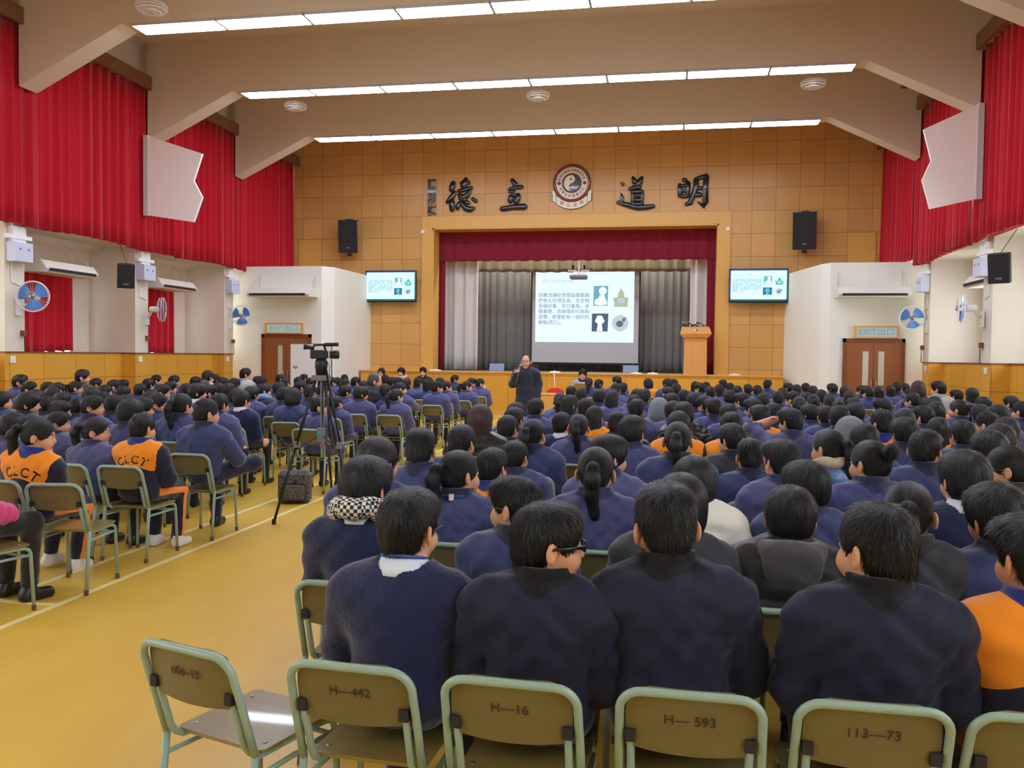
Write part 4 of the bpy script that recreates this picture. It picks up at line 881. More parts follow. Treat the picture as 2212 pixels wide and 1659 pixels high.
def body_mesh(yaw, pn, lod, pitch=0, trousers=TROU):
    key = (yaw, pn, lod, pitch)
    if key in BODY: return BODY[key]
    p = POSES[pn]; u = p.get('up', 0); L = p['lean']
    hs, gs = ((.0045, .015), (.008, .018), (.012, .022))[lod]
    fx = [(-.10, .10, hs)]; fy = [(-.12 + L, .15 + L, hs)]; fz = [(.90 + u, 1.19 + u, hs)]
    if pn == 'STAND': fx.append((.05, .24, .006)); fy.append((.2, .4, .006)); fz.append((1.2, 1.42, .006))
    if pn in ('SHADE', 'MOUTH'): fx.append((-.2, .12, .008)); fy.append((.1, .3, .008))
    f = Field(axis_steps(-.40, .40, gs, fx), axis_steps(-.24, .62, gs, fy), axis_steps(-.02, 1.22 + u, gs, fz))
    torso(f, p, -.004); arms(f, p, -.004); legs(f, p, -.002); hands(f, p); T, Rm, o = head(f, p, yaw, pitch, lod < 2)
    V, Q = f.nets()
    c = np.tile(SKIN, (len(V), 1)); 
    loc = (V - o) @ Rm
    cloth = (loc[:, 2] < -.05) & (V[:, 2] < .95 + u)
    for i in (0, 1):
        w_ = np.array(p['wr'][i]); cloth &= np.linalg.norm(V - w_, axis=1) > .0
    el = [np.array(q) for q in p['el']]; wr = [np.array(q) for q in p['wr']]
    hand = np.zeros(len(V), bool)
    for i in (0, 1): d = (wr[i] - el[i]) / np.linalg.norm(wr[i] - el[i]); t = (V - wr[i]) @ d; hand |= (t > -.02) & (np.linalg.norm(V - wr[i], axis=1) < .18) & (t < .2) & (np.linalg.norm(V - wr[i] - d * .06, axis=1) < .11)
    if pn == 'SHADE': d = (wr[0] - el[0]); t = ((V - el[0]) @ d) / (d @ d); hand |= (t > .3) & (V[:, 0] < -.02) & (V[:, 2] > .9) & (np.linalg.norm(V - el[0] - np.clip(t, 0, 1)[:, None] * d, axis=1) < .07)
    cloth &= ~hand
    c[cloth] = trousers; qn = np.sqrt(V[:, 0] ** 2 + (V[:, 1] - L + .012) ** 2); c[cloth & (V[:, 2] > .86 + u) & (qn < .125)] = lin((214, 224, 244)); c[cloth & (V[:, 2] < .09)] = SHOE
    if lod < 2:
        x, y, z = np.abs(loc[:, 0]), loc[:, 1], loc[:, 2]
        e = ((x - .03) / .0135) ** 2 + ((z - .112) / .0075) ** 2; fr = y > .085
        c[(e < 1) & fr] = WHT; c[(((x - .031) / .007) ** 2 + ((z - .112) / .0075) ** 2 < 1) & fr] = EYE; c[(e < 1.35) & (z > .1175) & fr] = EYE
        c[(np.abs(z - .1335 + .12 * np.maximum(0, x - .035)) < .0042) & (x > .012) & (x < .05) & fr] = EYE * 1.5
        c[(np.abs(z - .04) < .009) & (x < .023) & (y > .098)] = LIP
    me = make_mesh('body', V, Q, M['skin'], colr=c); BODY[key] = me; return me

# ---- hair (head space: origin at the neck pivot, +y the face)
def hair_mat(name, rgb, rough=.36):
    m, nt, b = newmat(name); b.inputs['Base Color'].default_value = (*lin(rgb), 1); b.inputs['Roughness'].default_value = rough; b.inputs['Specular IOR Level'].default_value = .4
    at = nt.nodes.new('ShaderNodeAttribute'); at.attribute_name = 'flow'
    n = nt.nodes.new('ShaderNodeTexNoise'); n.inputs['Scale'].default_value = 1; n.inputs['Detail'].default_value = 4; n.inputs['Roughness'].default_value = .65; nt.links.new(at.outputs['Vector'], n.inputs['Vector'])
    mx = nt.nodes.new('ShaderNodeMix'); mx.data_type = 'RGBA'; c = lin(rgb); mx.inputs[6].default_value = (*[v * .45 for v in c], 1); mx.inputs[7].default_value = (*[v * 1.7 for v in c], 1)
    nt.links.new(n.outputs['Fac'], mx.inputs[0]); nt.links.new(mx.outputs[2], b.inputs['Base Color'])
    bp = nt.nodes.new('ShaderNodeBump'); bp.inputs['Strength'].default_value = .9; bp.inputs['Distance'].default_value = .008; nt.links.new(n.outputs['Fac'], bp.inputs['Height']); nt.links.new(bp.outputs[0], b.inputs['Normal'])
    return m
M['hair'] = hair_mat('black_hair', (20, 19, 21)); M['hair_brown'] = hair_mat('brown_hair', (58, 36, 34)); M['hair_grey'] = hair_mat('greying_hair', (72, 70, 70))
HAIR = {}
def hair_mesh(st, lod, var=0, m_='hair'):
    key = (st, lod, var, m_)
    if key in HAIR: return HAIR[key]
    rr = random.Random(hash_(st) + var * 31); nr = np.random.RandomState(hash_(st) % 1000 + var)
    h = (.006, .009, .013)[lod]; j = lambda a: a * rr.uniform(.97, 1.04)
    f = Field(axis_steps(-.2, .2, h), axis_steps(-.27, .19, h), axis_steps(-.24, .32, h)); cut_face = True; lowz = None
    if st in 'bs':
        t = 0 if st == 'b' else -.005
        f.ell((0, .006, .142), (j(.089) + t, j(.111) + t, j(.099) + t), .02); f.ell((0, -.036, .084), (.060, .066, .058), .03)
        if st == 'b': f.ell((rr.uniform(-.03, .03), .055, .185), (.07, .055, .045), .03)
        else: f.ell((0, .0, .192), (.070, .085, .046), .03)
        lowz = .034
    elif st == 'm':
        f.ell((0, .006, .140), (j(.098), j(.116), j(.103)), .03); f.ell((0, -.026, .082), (.076, .08, .062), .04); f.ell((0, .06, .175), (.078, .06, .05), .03); lowz = .012
    elif st in 'pu':
        f.ell((0, .004, .140), (j(.085), j(.107), j(.096)), .02); f.ell((0, -.034, .09), (.062, .066, .056), .03); lowz = .036
    elif st == 'l':
        f.ell((0, .004, .137), (j(.092), j(.110), j(.102)), .03); f.ell((0, -.028, .02), (.094, .082, .19), .04); lowz = -.14
    elif st == 'o':
        f.ell((0, .004, .137), (j(.104), j(.116), j(.108)), .03); f.ell((0, -.016, .065), (.106, .098, .09), .04); lowz = -.012
    elif st == 'e':
        f.ell((0, -.004, .134), (j(.084), j(.102), j(.096)), .03); f.ell((0, -.03, .085), (.072, .072, .064), .03); lowz = .03
    elif st == 'H':
        f.ell((0, -.005, .135), (.118, .135, .125), .03); f.ell((0, -.03, .04), (.13, .125, .13), .05); lowz = -.06
    # the face stays free
    fr = {'e': (0, .15, .088, .080, .10, .112), 'H': (0, .16, .075, .085, .13, .12), 'o': (0, .15, .055, .080, .11, .105)}.get(st, (0, .145, .06, .076, .10, .10 if st != 'm' else .088))
    f.ell(fr[:3], fr[3:], .012, cut=True, pad=.15)
    if st in 'bspue':
        for sx in (-1, 1): f.ell((sx * .098, .008, .078), (.036, .040, .050), .012, cut=True, pad=.15)
    elif st == 'm':
        for sx in (-1, 1): f.ell((sx * .105, .03, .055), (.04, .04, .045), .012, cut=True, pad=.15)
    if lowz is not None: z = f.ax[2][None, None, :]; f.D[:] = np.maximum(f.D, lowz - z)
    if st == 'p':
        q = [(0, -.10, .155), (0, -.135, .15), (.0, -.16, .10), (rr.uniform(-.015, .015), -.152, .03), (rr.uniform(-.03, .03), -.135, -.06), (rr.uniform(-.03, .03), -.125, -.13)]
        for a, b_, ra, rb in zip(q, q[1:], (.018, .03, .036, .034, .026), (.03, .036, .034, .026, .006)): f.cap(a, b_, ra, rb, .015)
    if st == 'u': f.ell((0, -.118, .135 if var % 2 else .19), (.045, .038, .042), .01)
    V, Q = f.nets()
    # normals from the mesh, loose locks lying on the surface
    me = make_mesh('hair', V, Q, M[m_]); N = np.zeros((len(V), 3), np.float32); me.vertices.foreach_get('co', N.ravel()); N = np.array([v.normal for v in me.vertices], np.float32)
    if st != 'H':
        n = (4200, 1100, 260)[lod]; wd = (.0011, .0026, .006)[lod]
        idx = nr.randint(0, len(V), n); P = V[idx]; Nn = N[idx]
        if st in 'pu': tgt = np.array((0, -.115, .16)); fl = tgt - P; fl[P[:, 1] < -.11] = (0, 0, -1)
        else: W = np.array((rr.uniform(-.025, .025), -.055, .245)); fl = P - W; fl = fl / np.linalg.norm(fl, axis=1)[:, None]; fl[:, 2] -= .5; fl += nr.normal(0, .22 if st in 'bsm' else .08, fl.shape)
        fl -= Nn * np.sum(fl * Nn, 1)[:, None]; fl /= np.linalg.norm(fl, axis=1)[:, None] + 1e-6
        Ln = nr.uniform(.022, .055, n)[:, None] * (1.5 if st in 'lo' else 1); sd = np.cross(Nn, fl)
        lift = nr.uniform(.0, {'s': .013, 'b': .012, 'm': .010}.get(st, .003), n)[:, None]
        rel = lambda X: np.linalg.norm((X - np.array(fr[:3])) / np.array(fr[3:]), axis=1)
        ok = (rel(P) > 1.12) & (rel(P + fl * Ln) > 1.04)
        P, Nn, fl, Ln, sd, lift = [q_[ok] for q_ in (P, Nn, fl, Ln, sd, lift)]; n = int(ok.sum())
        nv = []; nq = []
        for k_, t in enumerate((0, .4, .75, 1.)):
            C = P + fl * Ln * t - Nn * (.0025 + Ln * Ln * t * t * 4.2 - lift * t); ww = wd * (1, 1.1, .8, .15)[k_]
            nv += [C - sd * ww, C + sd * ww]
        A = np.stack(nv, 1).reshape(-1, 3); base = len(V) + np.arange(n)[:, None] * 8
        for k_ in range(3): nq.append(np.concatenate([base + 2 * k_, base + 2 * k_ + 1, base + 2 * k_ + 3, base + 2 * k_ + 2], 1))
        V0 = len(V); V2 = np.concatenate([V, A]); Q2 = np.concatenate([Q] + nq); bpy.data.meshes.remove(me); me = make_mesh('hair', V2, Q2, M[m_])
        set_flow(me, V2, st, np.repeat(nr.uniform(0, 40, n), 8))
    else: pass
    HAIR[key] = me; return me
def set_flow(me, V, st, rn):
    W = np.array((0, -.115, .16)) if st in 'pu' else np.array((0, -.055, .245)); d = V - W
    a = np.arctan2(d[:, 1], d[:, 0]) if st not in 'pu' else np.arctan2(d[:, 2], d[:, 0]); r = np.linalg.norm(d, axis=1)
    F = np.stack([np.cos(a) * 26, np.sin(a) * 26, r * 14], 1)
    if st in 'pu': t = (V[:, 1] < -.125) & (V[:, 2] < .14); F[t] = np.stack([V[t, 0] * 260, V[t, 1] * 160, V[t, 2] * 9], 1)
    F[len(V) - len(rn):, 2] += rn; F[len(V) - len(rn):, 0] += rn * 3
    at = me.attributes.new('flow', 'FLOAT_VECTOR', 'POINT'); at.data.foreach_set('vector', F.astype(np.float32).ravel())
def hash_(s): return sum((i + 1) * ord(c) * 37 for i, c in enumerate(s))

# ---- clothes
NAVY = [((62, 70, 120), (38, 44, 80)), ((72, 76, 126), (46, 50, 88)), ((54, 66, 112), (32, 38, 68)), ((78, 82, 130), (50, 54, 96))]
for i, (a, c) in enumerate(NAVY): M['jacket%d' % i] = amat('navy_jacket_%d' % i, a, c)
M['J'] = amat('shaded_navy_jacket', (28, 33, 58), (14, 15, 26), sheen=.08); M['d'] = amat('charcoal_jacket', (50, 52, 64), (34, 36, 46)); M['t'] = amat('teal_jacket', (44, 66, 88), (30, 44, 60))  # J: navy jackets of the nearest row, shade mixed into the colour
M['v'] = amat('olive_jacket', (74, 72, 50), (60, 58, 42)); M['g'] = amat('pale_grey_coat', (186, 186, 186), (160, 160, 160)); M['w'] = amat('navy_sweater', (20, 30, 74), (16, 24, 60), bump=.15, bscale=60)
M['c'] = amat('blue_jacket', (42, 58, 140), (26, 34, 84)); M['o'] = amat('orange_track_jacket', (26, 30, 60), (246, 146, 26), c2=(30, 50, 130), bump=.2)
M['k'] = amat('black_padded', (34, 36, 38), (24, 26, 28), rough=.5); M['W'] = amat('white_padded', (232, 230, 222), (222, 216, 200), rough=.5, bump=.2); M['P'] = amat('pink_padded', (206, 58, 124), (190, 50, 110), rough=.45)
M['coat_dark'] = amat('long_dark_coat', (34, 38, 58), (28, 32, 48), bump=.2); M['Rd'] = amat('red_padded', (170, 44, 40), (150, 38, 36)); M['Bk'] = amat('black_coat', (32, 30, 32), (26, 24, 26)); M['Lc'] = amat('lilac_coat', (166, 164, 190), (140, 138, 166))
M['r'] = amat('black_leather', (30, 31, 33), (24, 25, 27), rough=.28, spec=.6, sheen=0); M['q'] = amat('blue_quilted', (70, 108, 168), (52, 84, 140), rough=.3, spec=.6); M['h'] = amat('grey_hoodie', (112, 122, 130), (90, 98, 106)); M['h_dark'] = amat('dark_grey_hoodie', (74, 74, 80), (64, 64, 70))
M['trousers'] = amat('navy_trousers', (32, 38, 68), (32, 38, 68)); M['track'] = amat('track_trousers', (28, 32, 60), (246, 136, 36)); M['pale_trousers'] = amat('pale_trousers', (206, 202, 200), (206, 202, 200)); M['blackcloth'] = amat('black_cloth', (36, 34, 38), (36, 34, 38))
M['shirt'] = mat('pale_shirt', (214, 224, 244), .7, bump=.1, bscale=60); M['lanyard'] = mat('lanyard_blue', (50, 82, 160), .6); M['shoe_white'] = mat('white_trainer', (232, 228, 232), .5); M['shoe_black'] = mat('black_shoe', (30, 30, 34), .4)
m, nt, b = newmat('checked_scarf'); ck = nt.nodes.new('ShaderNodeTexChecker'); ck.inputs['Scale'].default_value = 70; ck.inputs[1].default_value = (*lin((226, 226, 220)), 1); ck.inputs[2].default_value = (*lin((44, 46, 56)), 1)
tc = nt.nodes.new('ShaderNodeTexCoord'); nt.links.new(tc.outputs['Object'], ck.inputs[0]); nt.links.new(ck.outputs[0], b.inputs['Base Color']); b.inputs['Roughness'].default_value = .9; M['check'] = m
M['leopard'] = mat('leopard_scarf', (196, 178, 160), .9, noise=.6, nscale=90); M['fleece'] = mat('blue_fleece', (128, 166, 228), .95, bump=.6, bscale=120); M['fur'] = mat('cream_fur', (214, 196, 176), .95, bump=.8, bscale=150)
def wrinkle(f, amp):
    x, y, z = f.ax[0][:, None, None], f.ax[1][None, :, None], f.ax[2][None, None, :]
    f.D += (amp * (np.sin(x * 31 + z * 17) * np.sin(z * 43 + y * 19 + 2 * np.sin(x * 13)) + .6 * np.sin(x * 62 - z * 55 + y * 30))).astype(np.float32)
TOPS = {}
def top_mesh(kind, pn, lod, m_):
    """kind: jacket, sweater, track, puffer"""
    key = (kind, pn, lod, m_)
    if key in TOPS: return TOPS[key]
    base = (kind, pn, lod)
    if base in TOPS: me = TOPS[base].copy(); me.materials[0] = M[m_]; TOPS[key] = me; return me
    p = POSES[pn]; u = p.get('up', 0); L = p['lean']; g = (.011, .016, .022)[lod]
    nk = (.0055, .009, .016)[lod]
    f = Field(axis_steps(-.44, .44, g, [(-.13, .13, nk)]), axis_steps(-.26, .46, g, [(-.14 + L, .12 + L, nk)]), axis_steps(.38 if not u else .3, 1.03 + u, g, [(.87 + u, 1.01 + u, nk)]))
    inf = {'jacket': .020, 'sweater': .014, 'track': .016, 'puffer': .034, 'coat': .02}[kind]; ql = .016 if kind == 'puffer' else 0
    torso(f, p, inf, .05, ql); fa = Field(*f.ax); arms(fa, p, inf - .002, .03, ql, cuff=.98 if pn != 'SHADE' else .98)
    if pn == 'SHADE':
        fa = Field(*f.ax); q = pose(p, wr=(tuple(np.array(p['el'][0]) + (np.array(p['wr'][0]) - np.array(p['el'][0])) * .3), p['wr'][1])); arms(fa, q, inf - .002, .03, ql)
    dt = f.D.copy(); da = fa.D.copy()
    kk = .04; h_ = np.clip(.5 + .5 * (da - dt) / kk, 0, 1); f.D = (da + (dt - da) * h_ - kk * h_ * (1 - h_)).astype(np.float32)
    if kind == 'coat':
        for i, zz in enumerate(np.linspace(.95, .40, 8)): f.ell((0, .0, zz), (.165 + i * .012, .125 + i * .012, .09), .05)
    if kind in ('jacket', 'coat'): f.D += (.004 * np.exp(-((da - dt - .004) / .005) ** 2)).astype(np.float32)
    wrinkle(f, {'jacket': .0045, 'sweater': .003, 'track': .004, 'puffer': .002, 'coat': .0025}[kind])
    x, y, z = f.ax[0][:, None, None], f.ax[1][None, :, None], f.ax[2][None, None, :]
    yc = y - L * 1.05 + .012; q = np.sqrt(x ** 2 + (yc / 1.08) ** 2); zc = z - u + .10 * yc
    if kind in ('jacket', 'puffer', 'coat', 'track'):
        hgt = {'jacket': .036, 'puffer': .034, 'coat': .03, 'track': .026}[kind]
        d = np.maximum(np.abs(q - .071 - .10 * np.maximum(0, .95 - zc)) - .009, np.abs(zc - .948) - hgt) - .005
        a = f.D; k_ = .007; hh = np.clip(.5 + .5 * (d - a) / k_, 0, 1); f.D = (d + (a - d) * hh - k_ * hh * (1 - hh)).astype(np.float32)
    hole = np.maximum(q - (.086 if kind == 'sweater' else .062), .84 - zc); f.D = np.maximum(f.D, -hole).astype(np.float32)
    if not u: f.D = np.maximum(f.D, .462 - z).astype(np.float32)
    V, Q = f.nets()
    qv = np.sqrt(V[:, 0] ** 2 + ((V[:, 1] - L * 1.05 + .012) / 1.08) ** 2); zv = V[:, 2] - u + .10 * (V[:, 1] - L * 1.05 + .012)
    colr = np.where(zv > .84, (.099 - qv) * 40 + .5, -5)
    if kind == 'track':
        ix = [np.clip(np.searchsorted(f.ax[d], V[:, d]), 0, len(f.ax[d]) - 1) for d in range(3)]
        aa = da[tuple(ix)]; bb = dt[tuple(ix)]
        m1 = np.minimum((aa - bb + .004) * 25, (V[:, 2] - .735 - .03 * np.cos(V[:, 0] * 16)) * 25) + .5
        m1 = np.clip(m1, 0, 1); colr = np.maximum(m1, np.clip(1. + colr, 0, 2))
    elif kind == 'sweater': colr = np.zeros(len(V))
    me = make_mesh(kind, V, Q, M[m_], attr=np.clip(colr, 0, 2)); TOPS[base] = me; TOPS[key] = me; return me
def legs_mesh(kind, pn, m_):
    key = ('legs', kind, pn, m_)
    if key in TOPS: return TOPS[key]
    p = POSES[pn]; f = Field(axis_steps(-.36, .42, .014), axis_steps(-.18, .62, .014), axis_steps(.05, .72, .014))
    f.ell((0, 0, .56), (.15, .115, .10), .04, .006); legs(f, p, .010, .04, feet=False); wrinkle(f, .0025)
    z = f.ax[2][None, None, :]; f.D = np.maximum(f.D, .095 - z).astype(np.float32)
    V, Q = f.nets(); a = np.zeros(len(V))
    if kind == 'track':
        for i, sx in ((0, -1), (1, 1)):
            hp = np.array((sx * .085, .02, .53)); kn = np.array(p['kn'][i]); an = np.array(p['an'][i])
            for A, B in ((hp, kn), (kn, an)):
                d = B - A; t = np.clip(((V - A) @ d) / (d @ d), 0, 1); o = V - A - t[:, None] * d
                side_ = np.array((sx, 0, 0)) ; ang = (o @ side_) / (np.linalg.norm(o, axis=1) + 1e-6); a = np.maximum(a, np.where((np.linalg.norm(o, axis=1) < .1) & (V[:, 0] * sx > 0) & (t > .05), (ang - .93) * 12 + .5, 0))
    me = make_mesh('trousers', V, Q, M[m_], attr=np.clip(a, 0, 1)); TOPS[key] = me; return me
def shoe_mesh(pn, i, m_):
    key = ('shoe', pn, i, m_)
    if key in TOPS: return TOPS[key]
    p = POSES[pn]; an = p['an'][i]; f = Field(axis_steps(an[0] - .12, an[0] + .12, .009), axis_steps(an[1] - .14, an[1] + .24, .009), axis_steps(-.03 if an[2] < .2 else an[2] - .12, an[2] + .1, .009))
    foot(f, p, i, .010); z = f.ax[2][None, None, :]
    if an[2] < .2: f.D = np.maximum(f.D, .002 - z).astype(np.float32)
    f.D = np.maximum(f.D, z - an[2] - .015).astype(np.float32)
    V, Q = f.nets(); me = make_mesh('shoe', V, Q, M[m_]); TOPS[key] = me; return me
POSES = dict(SIT=SIT, HUNCH=HUNCH, KNEEUP=KNEEUP, SHADE=SHADE, MOUTH=MOUTH, STAND=STAND)
EXTRA = {}
def extra(name, fn):
    if name not in EXTRA: EXTRA[name] = fn()
    return EXTRA[name]
def collar_mesh(m_, ht=.03, fl=.022):
    mb = MB(); T = Matrix.Translation((0, -.012, 0)) @ Matrix.Diagonal((1, 1.08, 1, 1)) @ Matrix.Rotation(R(-5), 4, 'X')
    mb.lathe([(.062, -.01), (.060, ht), (.064, ht + .004), (.069, ht), (.084, .0), (.090, -.02), (.086, -.022), (.066, ht - .012)], 28, 0, T); return mb.mesh('shirt_collar', M[m_], True)
def scarf_mesh(m_, r=.034, R_=.092):
    mb = MB(); mb.tube([(R_ * math.cos(a), -.01 + R_ * 1.05 * math.sin(a), .012 - .03 * math.sin(a) + .008 * math.sin(5 * a)) for a in [2 * PI * k / 28 for k in range(29)]], [r * (1 + .05 * math.sin(1.3 * k)) for k in range(29)], 12, caps=False); return mb.mesh('scarf', M[m_], True)
def glasses_mesh(m_, r=.0013, thick=False):
    mb = MB(); y = .117
    for sx in (-1, 1):
        mb.tube([(sx * .031 + .021 * math.copysign(abs(math.cos(a)) ** .6, math.cos(a)), y - .004 * abs(math.cos(a)), .110 + .015 * math.copysign(abs(math.sin(a)) ** .7, math.sin(a))) for a in [2 * PI * k / 20 for k in range(21)]], r, 6, caps=False)
        mb.tube([(sx * .052, y - .004, .114), (sx * .074, .10, .115), (sx * .084, .05, .114), (sx * .0865, .0, .112), (sx * .085, -.018, .098)], r * (1.6 if thick else 1), 6)
    mb.tube([(-.011, y, .113), (0, y + .003, .116), (.011, y, .113)], r, 6); return mb.mesh('glasses', M[m_], True)
def mask_mesh():
    f = Field(axis_steps(-.09, .09, .008), axis_steps(0, .17, .008), axis_steps(-.05, .12, .008)); f.ell((0, .055, .045), (.066, .072, .06), .02); f.ell((0, .085, .06), (.035, .05, .04), .02)
    y = f.ax[1][None, :, None]; f.D = np.maximum(f.D, .05 - y).astype(np.float32); V, Q = f.nets(); return make_mesh('face_mask', V, Q, M['whiteplastic'])
def hood_down_mesh(m_):
    f = Field(axis_steps(-.2, .2, .009), axis_steps(-.26, .1, .009), axis_steps(-.2, .1, .009))
    for k_ in range(9):
        a = R(200 + 140 * k_ / 8); b_ = R(200 + 140 * (k_ + 1) / 8)
        f.cap((.105 * math.cos(a), -.03 + .10 * math.sin(a), .0), (.105 * math.cos(b_), -.03 + .10 * math.sin(b_), .0), .034, .034, .03)
    f.ell((0, -.14, -.05), (.11, .045, .095), .04); V, Q = f.nets(); return make_mesh('hood', V, Q, M[m_], attr=np.zeros(len(V)))
M['eyewear_black'] = mat('black_frames', (16, 16, 18), .3); M['eyewear_wire'] = mat('wire_frames', (120, 116, 116), .3, metal=.8)

def text_on(me_, txt, size, m_, z0, arc_):
    """letters laid on the back of a garment mesh"""
    from mathutils.bvhtree import BVHTree
    bv = BVHTree.FromPolygons([v.co.copy() for v in me_.vertices], [tuple(q.vertices) for q in me_.polygons]); mb = MB()
    for i, ch in enumerate(txt):
        t = text_mesh('c', ch, size, m_, 0, bold=.001); u_ = (i - (len(txt) - 1) / 2); a = u_ * arc_
        T = Matrix.Translation((math.sin(a) * .22, 0, z0 - .22 * (1 - math.cos(a)))) @ Matrix.Rotation(a, 4, 'Y') @ RX
        vs = []
        for v in t.vertices:
            w_ = T @ v.co; h = bv.ray_cast(Vector((w_.x, -.5, w_.z)), Vector((0, 1, 0)))[0]; vs.append((w_.x, (h.y if h else -.14) - .003, w_.z))
        mb.add(vs, [tuple(q.vertices) for q in t.polygons]); bpy.data.meshes.remove(t)
    return mb.build('lettering', m_)

def person(x, y, z, yaw, hair, cl, fl='', label='', group=None, rz=0, var=0, chair=True, pn=None, lod=None, name='person'):
    dist = math.hypot(x, y)
    if lod is None: lod = 0 if dist < 5.2 else 1 if dist < 11.5 else 2
    pn = pn or ('KNEEUP' if 'k' in fl else 'SHADE' if 'S' in fl else 'MOUTH' if 'h' in fl else ('SIT', 'HUNCH')[var % 2])
    p = POSES[pn]; e = empty(name, (x, y, 0), rz, label, 'person', group)
    top = 1.19 + p.get('up', 0); s_ = z / top; e.scale = (max(.96, min(1.06, s_)),) * 2 + (s_,)
    q = [0, 15, 35, 50, 65]; yq = min(q, key=lambda v: abs(v - abs(yaw))) * (1 if yaw >= 0 else -1); pitch = 0
    add('body', body_mesh(yq, pn, lod, pitch), e)
    o = tuple(NECK + np.array((0, p['lean'] * 1.1, p.get('up', 0)))); hr = (0, 0, R(-yq))
    hm = {'e': 'hair_grey', 'n': 'hair_brown'}.get(cl if cl == 'n' else hair, 'hair')
    if cl == 'r' and hair == 'l': hm = 'hair_brown'
    if hair == 'H': add('hood', hood_up(lod, var), e, o, hr)
    else:
        ho = add('hair', hair_mesh(hair, lod, var % (4 if lod == 0 else 3), hm), e, o, hr)
        if hair == 'p' and lod < 2: add('hair_tie', extra('tie', lambda: MB().tube([(.026 * math.cos(a), -.128, .152 + .026 * math.sin(a)) for a in [2 * PI * k / 12 for k in range(13)]], .006, 6, caps=False).mesh('hair_tie', M['black'], True)), ho)
    kind, mt = 'jacket', None
    if cl in 'j': mt = 'jacket%d' % (var % 4)
    elif cl in ('jt',): mt = 'jacket0'
    elif cl[0] == 'w': kind, mt = 'sweater', 'w'
    elif cl[0] == 'o': kind, mt = 'track', 'o'
    elif cl in ('k', 'W', 'P', 'r', 'q', 'f', 'h2'): kind, mt = 'puffer', {'f': 'k', 'h2': 'k'}.get(cl, cl)
    elif cl in ('h', 'n', 'Jc'): mt = {'h': 'h' if var % 2 else 'h_dark', 'n': 'd'}[cl]
    else: mt = cl
    tm = top_mesh(kind, pn, lod, mt); tn = {'jacket': 'jacket', 'sweater': 'sweater', 'track': 'track_jacket', 'puffer': 'padded_jacket', 'coat': 'coat'}[kind]
    tj = add(tn, tm, e); no = tuple(NECK + np.array((0, p['lean'] * 1.05, p.get('up', 0))))
    if cl[0] == 'w' or cl == 'c': add('shirt_collar', extra('collar', lambda: collar_mesh('shirt')), e, no)
    if cl == 'ws': add('scarf', extra('scarf', lambda: scarf_mesh('check', .044, .098)), e, (no[0], no[1], no[2] + .012))
    if cl == 'wl': add('lanyard', extra('lanyard', lambda: MB().tube([(.07 * math.cos(a), -.012 + .076 * math.sin(a), .028 - .02 * math.sin(a)) for a in [2 * PI * k / 24 for k in range(25)]], .005, 6, caps=False).mesh('lanyard', M['lanyard'], True)), e, no)
    if cl == 'jt':
        add('collar_tape', extra('tape', lambda: MB().tube([(.084 * math.cos(a), -.012 + .09 * math.sin(a), .008 - .01 * math.sin(a)) for a in [2 * PI * k / 24 for k in range(25)]], .005, 6, caps=False).mesh('collar_tape', M['lanyard'], True)), e, no)
        add('collar_tag', extra('ctag', lambda: MB().box(-.012, .012, -.112, -.104, -.002, .03).mesh('collar_tag', M['whiteplastic'])), e, no)
    if cl == 'q': add('scarf', extra('leo', lambda: scarf_mesh('leopard')), e, no)
    if cl == 'f': add('fleece_collar', extra('flc', lambda: scarf_mesh('fleece', .042, .10)), e, no)
    if cl == 'h2': add('hood', extra('hooddn', lambda: hood_down_mesh('h_dark')), e, no)
    if cl in ('oc', 'o2') or (cl == 'o' and 'T' in fl):
        t = EXTRA.get(('clct', pn))
        if t is None: to = text_on(tm, 'CLCT', .095, M['gloss_black'], .81, .32); to.parent = e; EXTRA[('clct', pn)] = to.data
        else: add('lettering', t, e)
    if 'g' in fl: add('glasses', extra('glw', lambda: glasses_mesh('eyewear_wire')), e, o, hr)
    if 'G' in fl: add('glasses', extra('glb', lambda: glasses_mesh('eyewear_black', .0035, True)), e, o, hr)
    if 'x' in fl: add('face_mask', extra('mask', mask_mesh), e, o, hr)
    if cl == 'W': add('headband', extra('hband', lambda: MB().tube([(.094 * math.cos(a), .02, .125 + .116 * math.sin(a)) for a in [R(-5 + 190 * k / 20) for k in range(21)]], .006, 6).mesh('headband', M['lav'], True)), e, o, hr)
    if 'L' in fl:
        tk = 'track' if cl[0] == 'o' else 'plain'; tmn = {'track': 'track', 'plain': 'trousers'}[tk]
        if cl == 'k': tmn = 'pale_trousers'
        if cl == 'P': tmn = 'blackcloth'
        add('trousers', legs_mesh(tk, pn, tmn), e)
        sm = 'shoe_white' if (cl[0] == 'o' or cl == 'k' or 'y' in fl) else 'shoe_black'
        for i in (0, 1): add('shoe', shoe_mesh(pn, i, sm), e)
    return e
def hood_up(lod, var):
    me = hair_mesh('H', min(lod, 1), 0, 'h' if var % 2 else 'h_dark'); return me
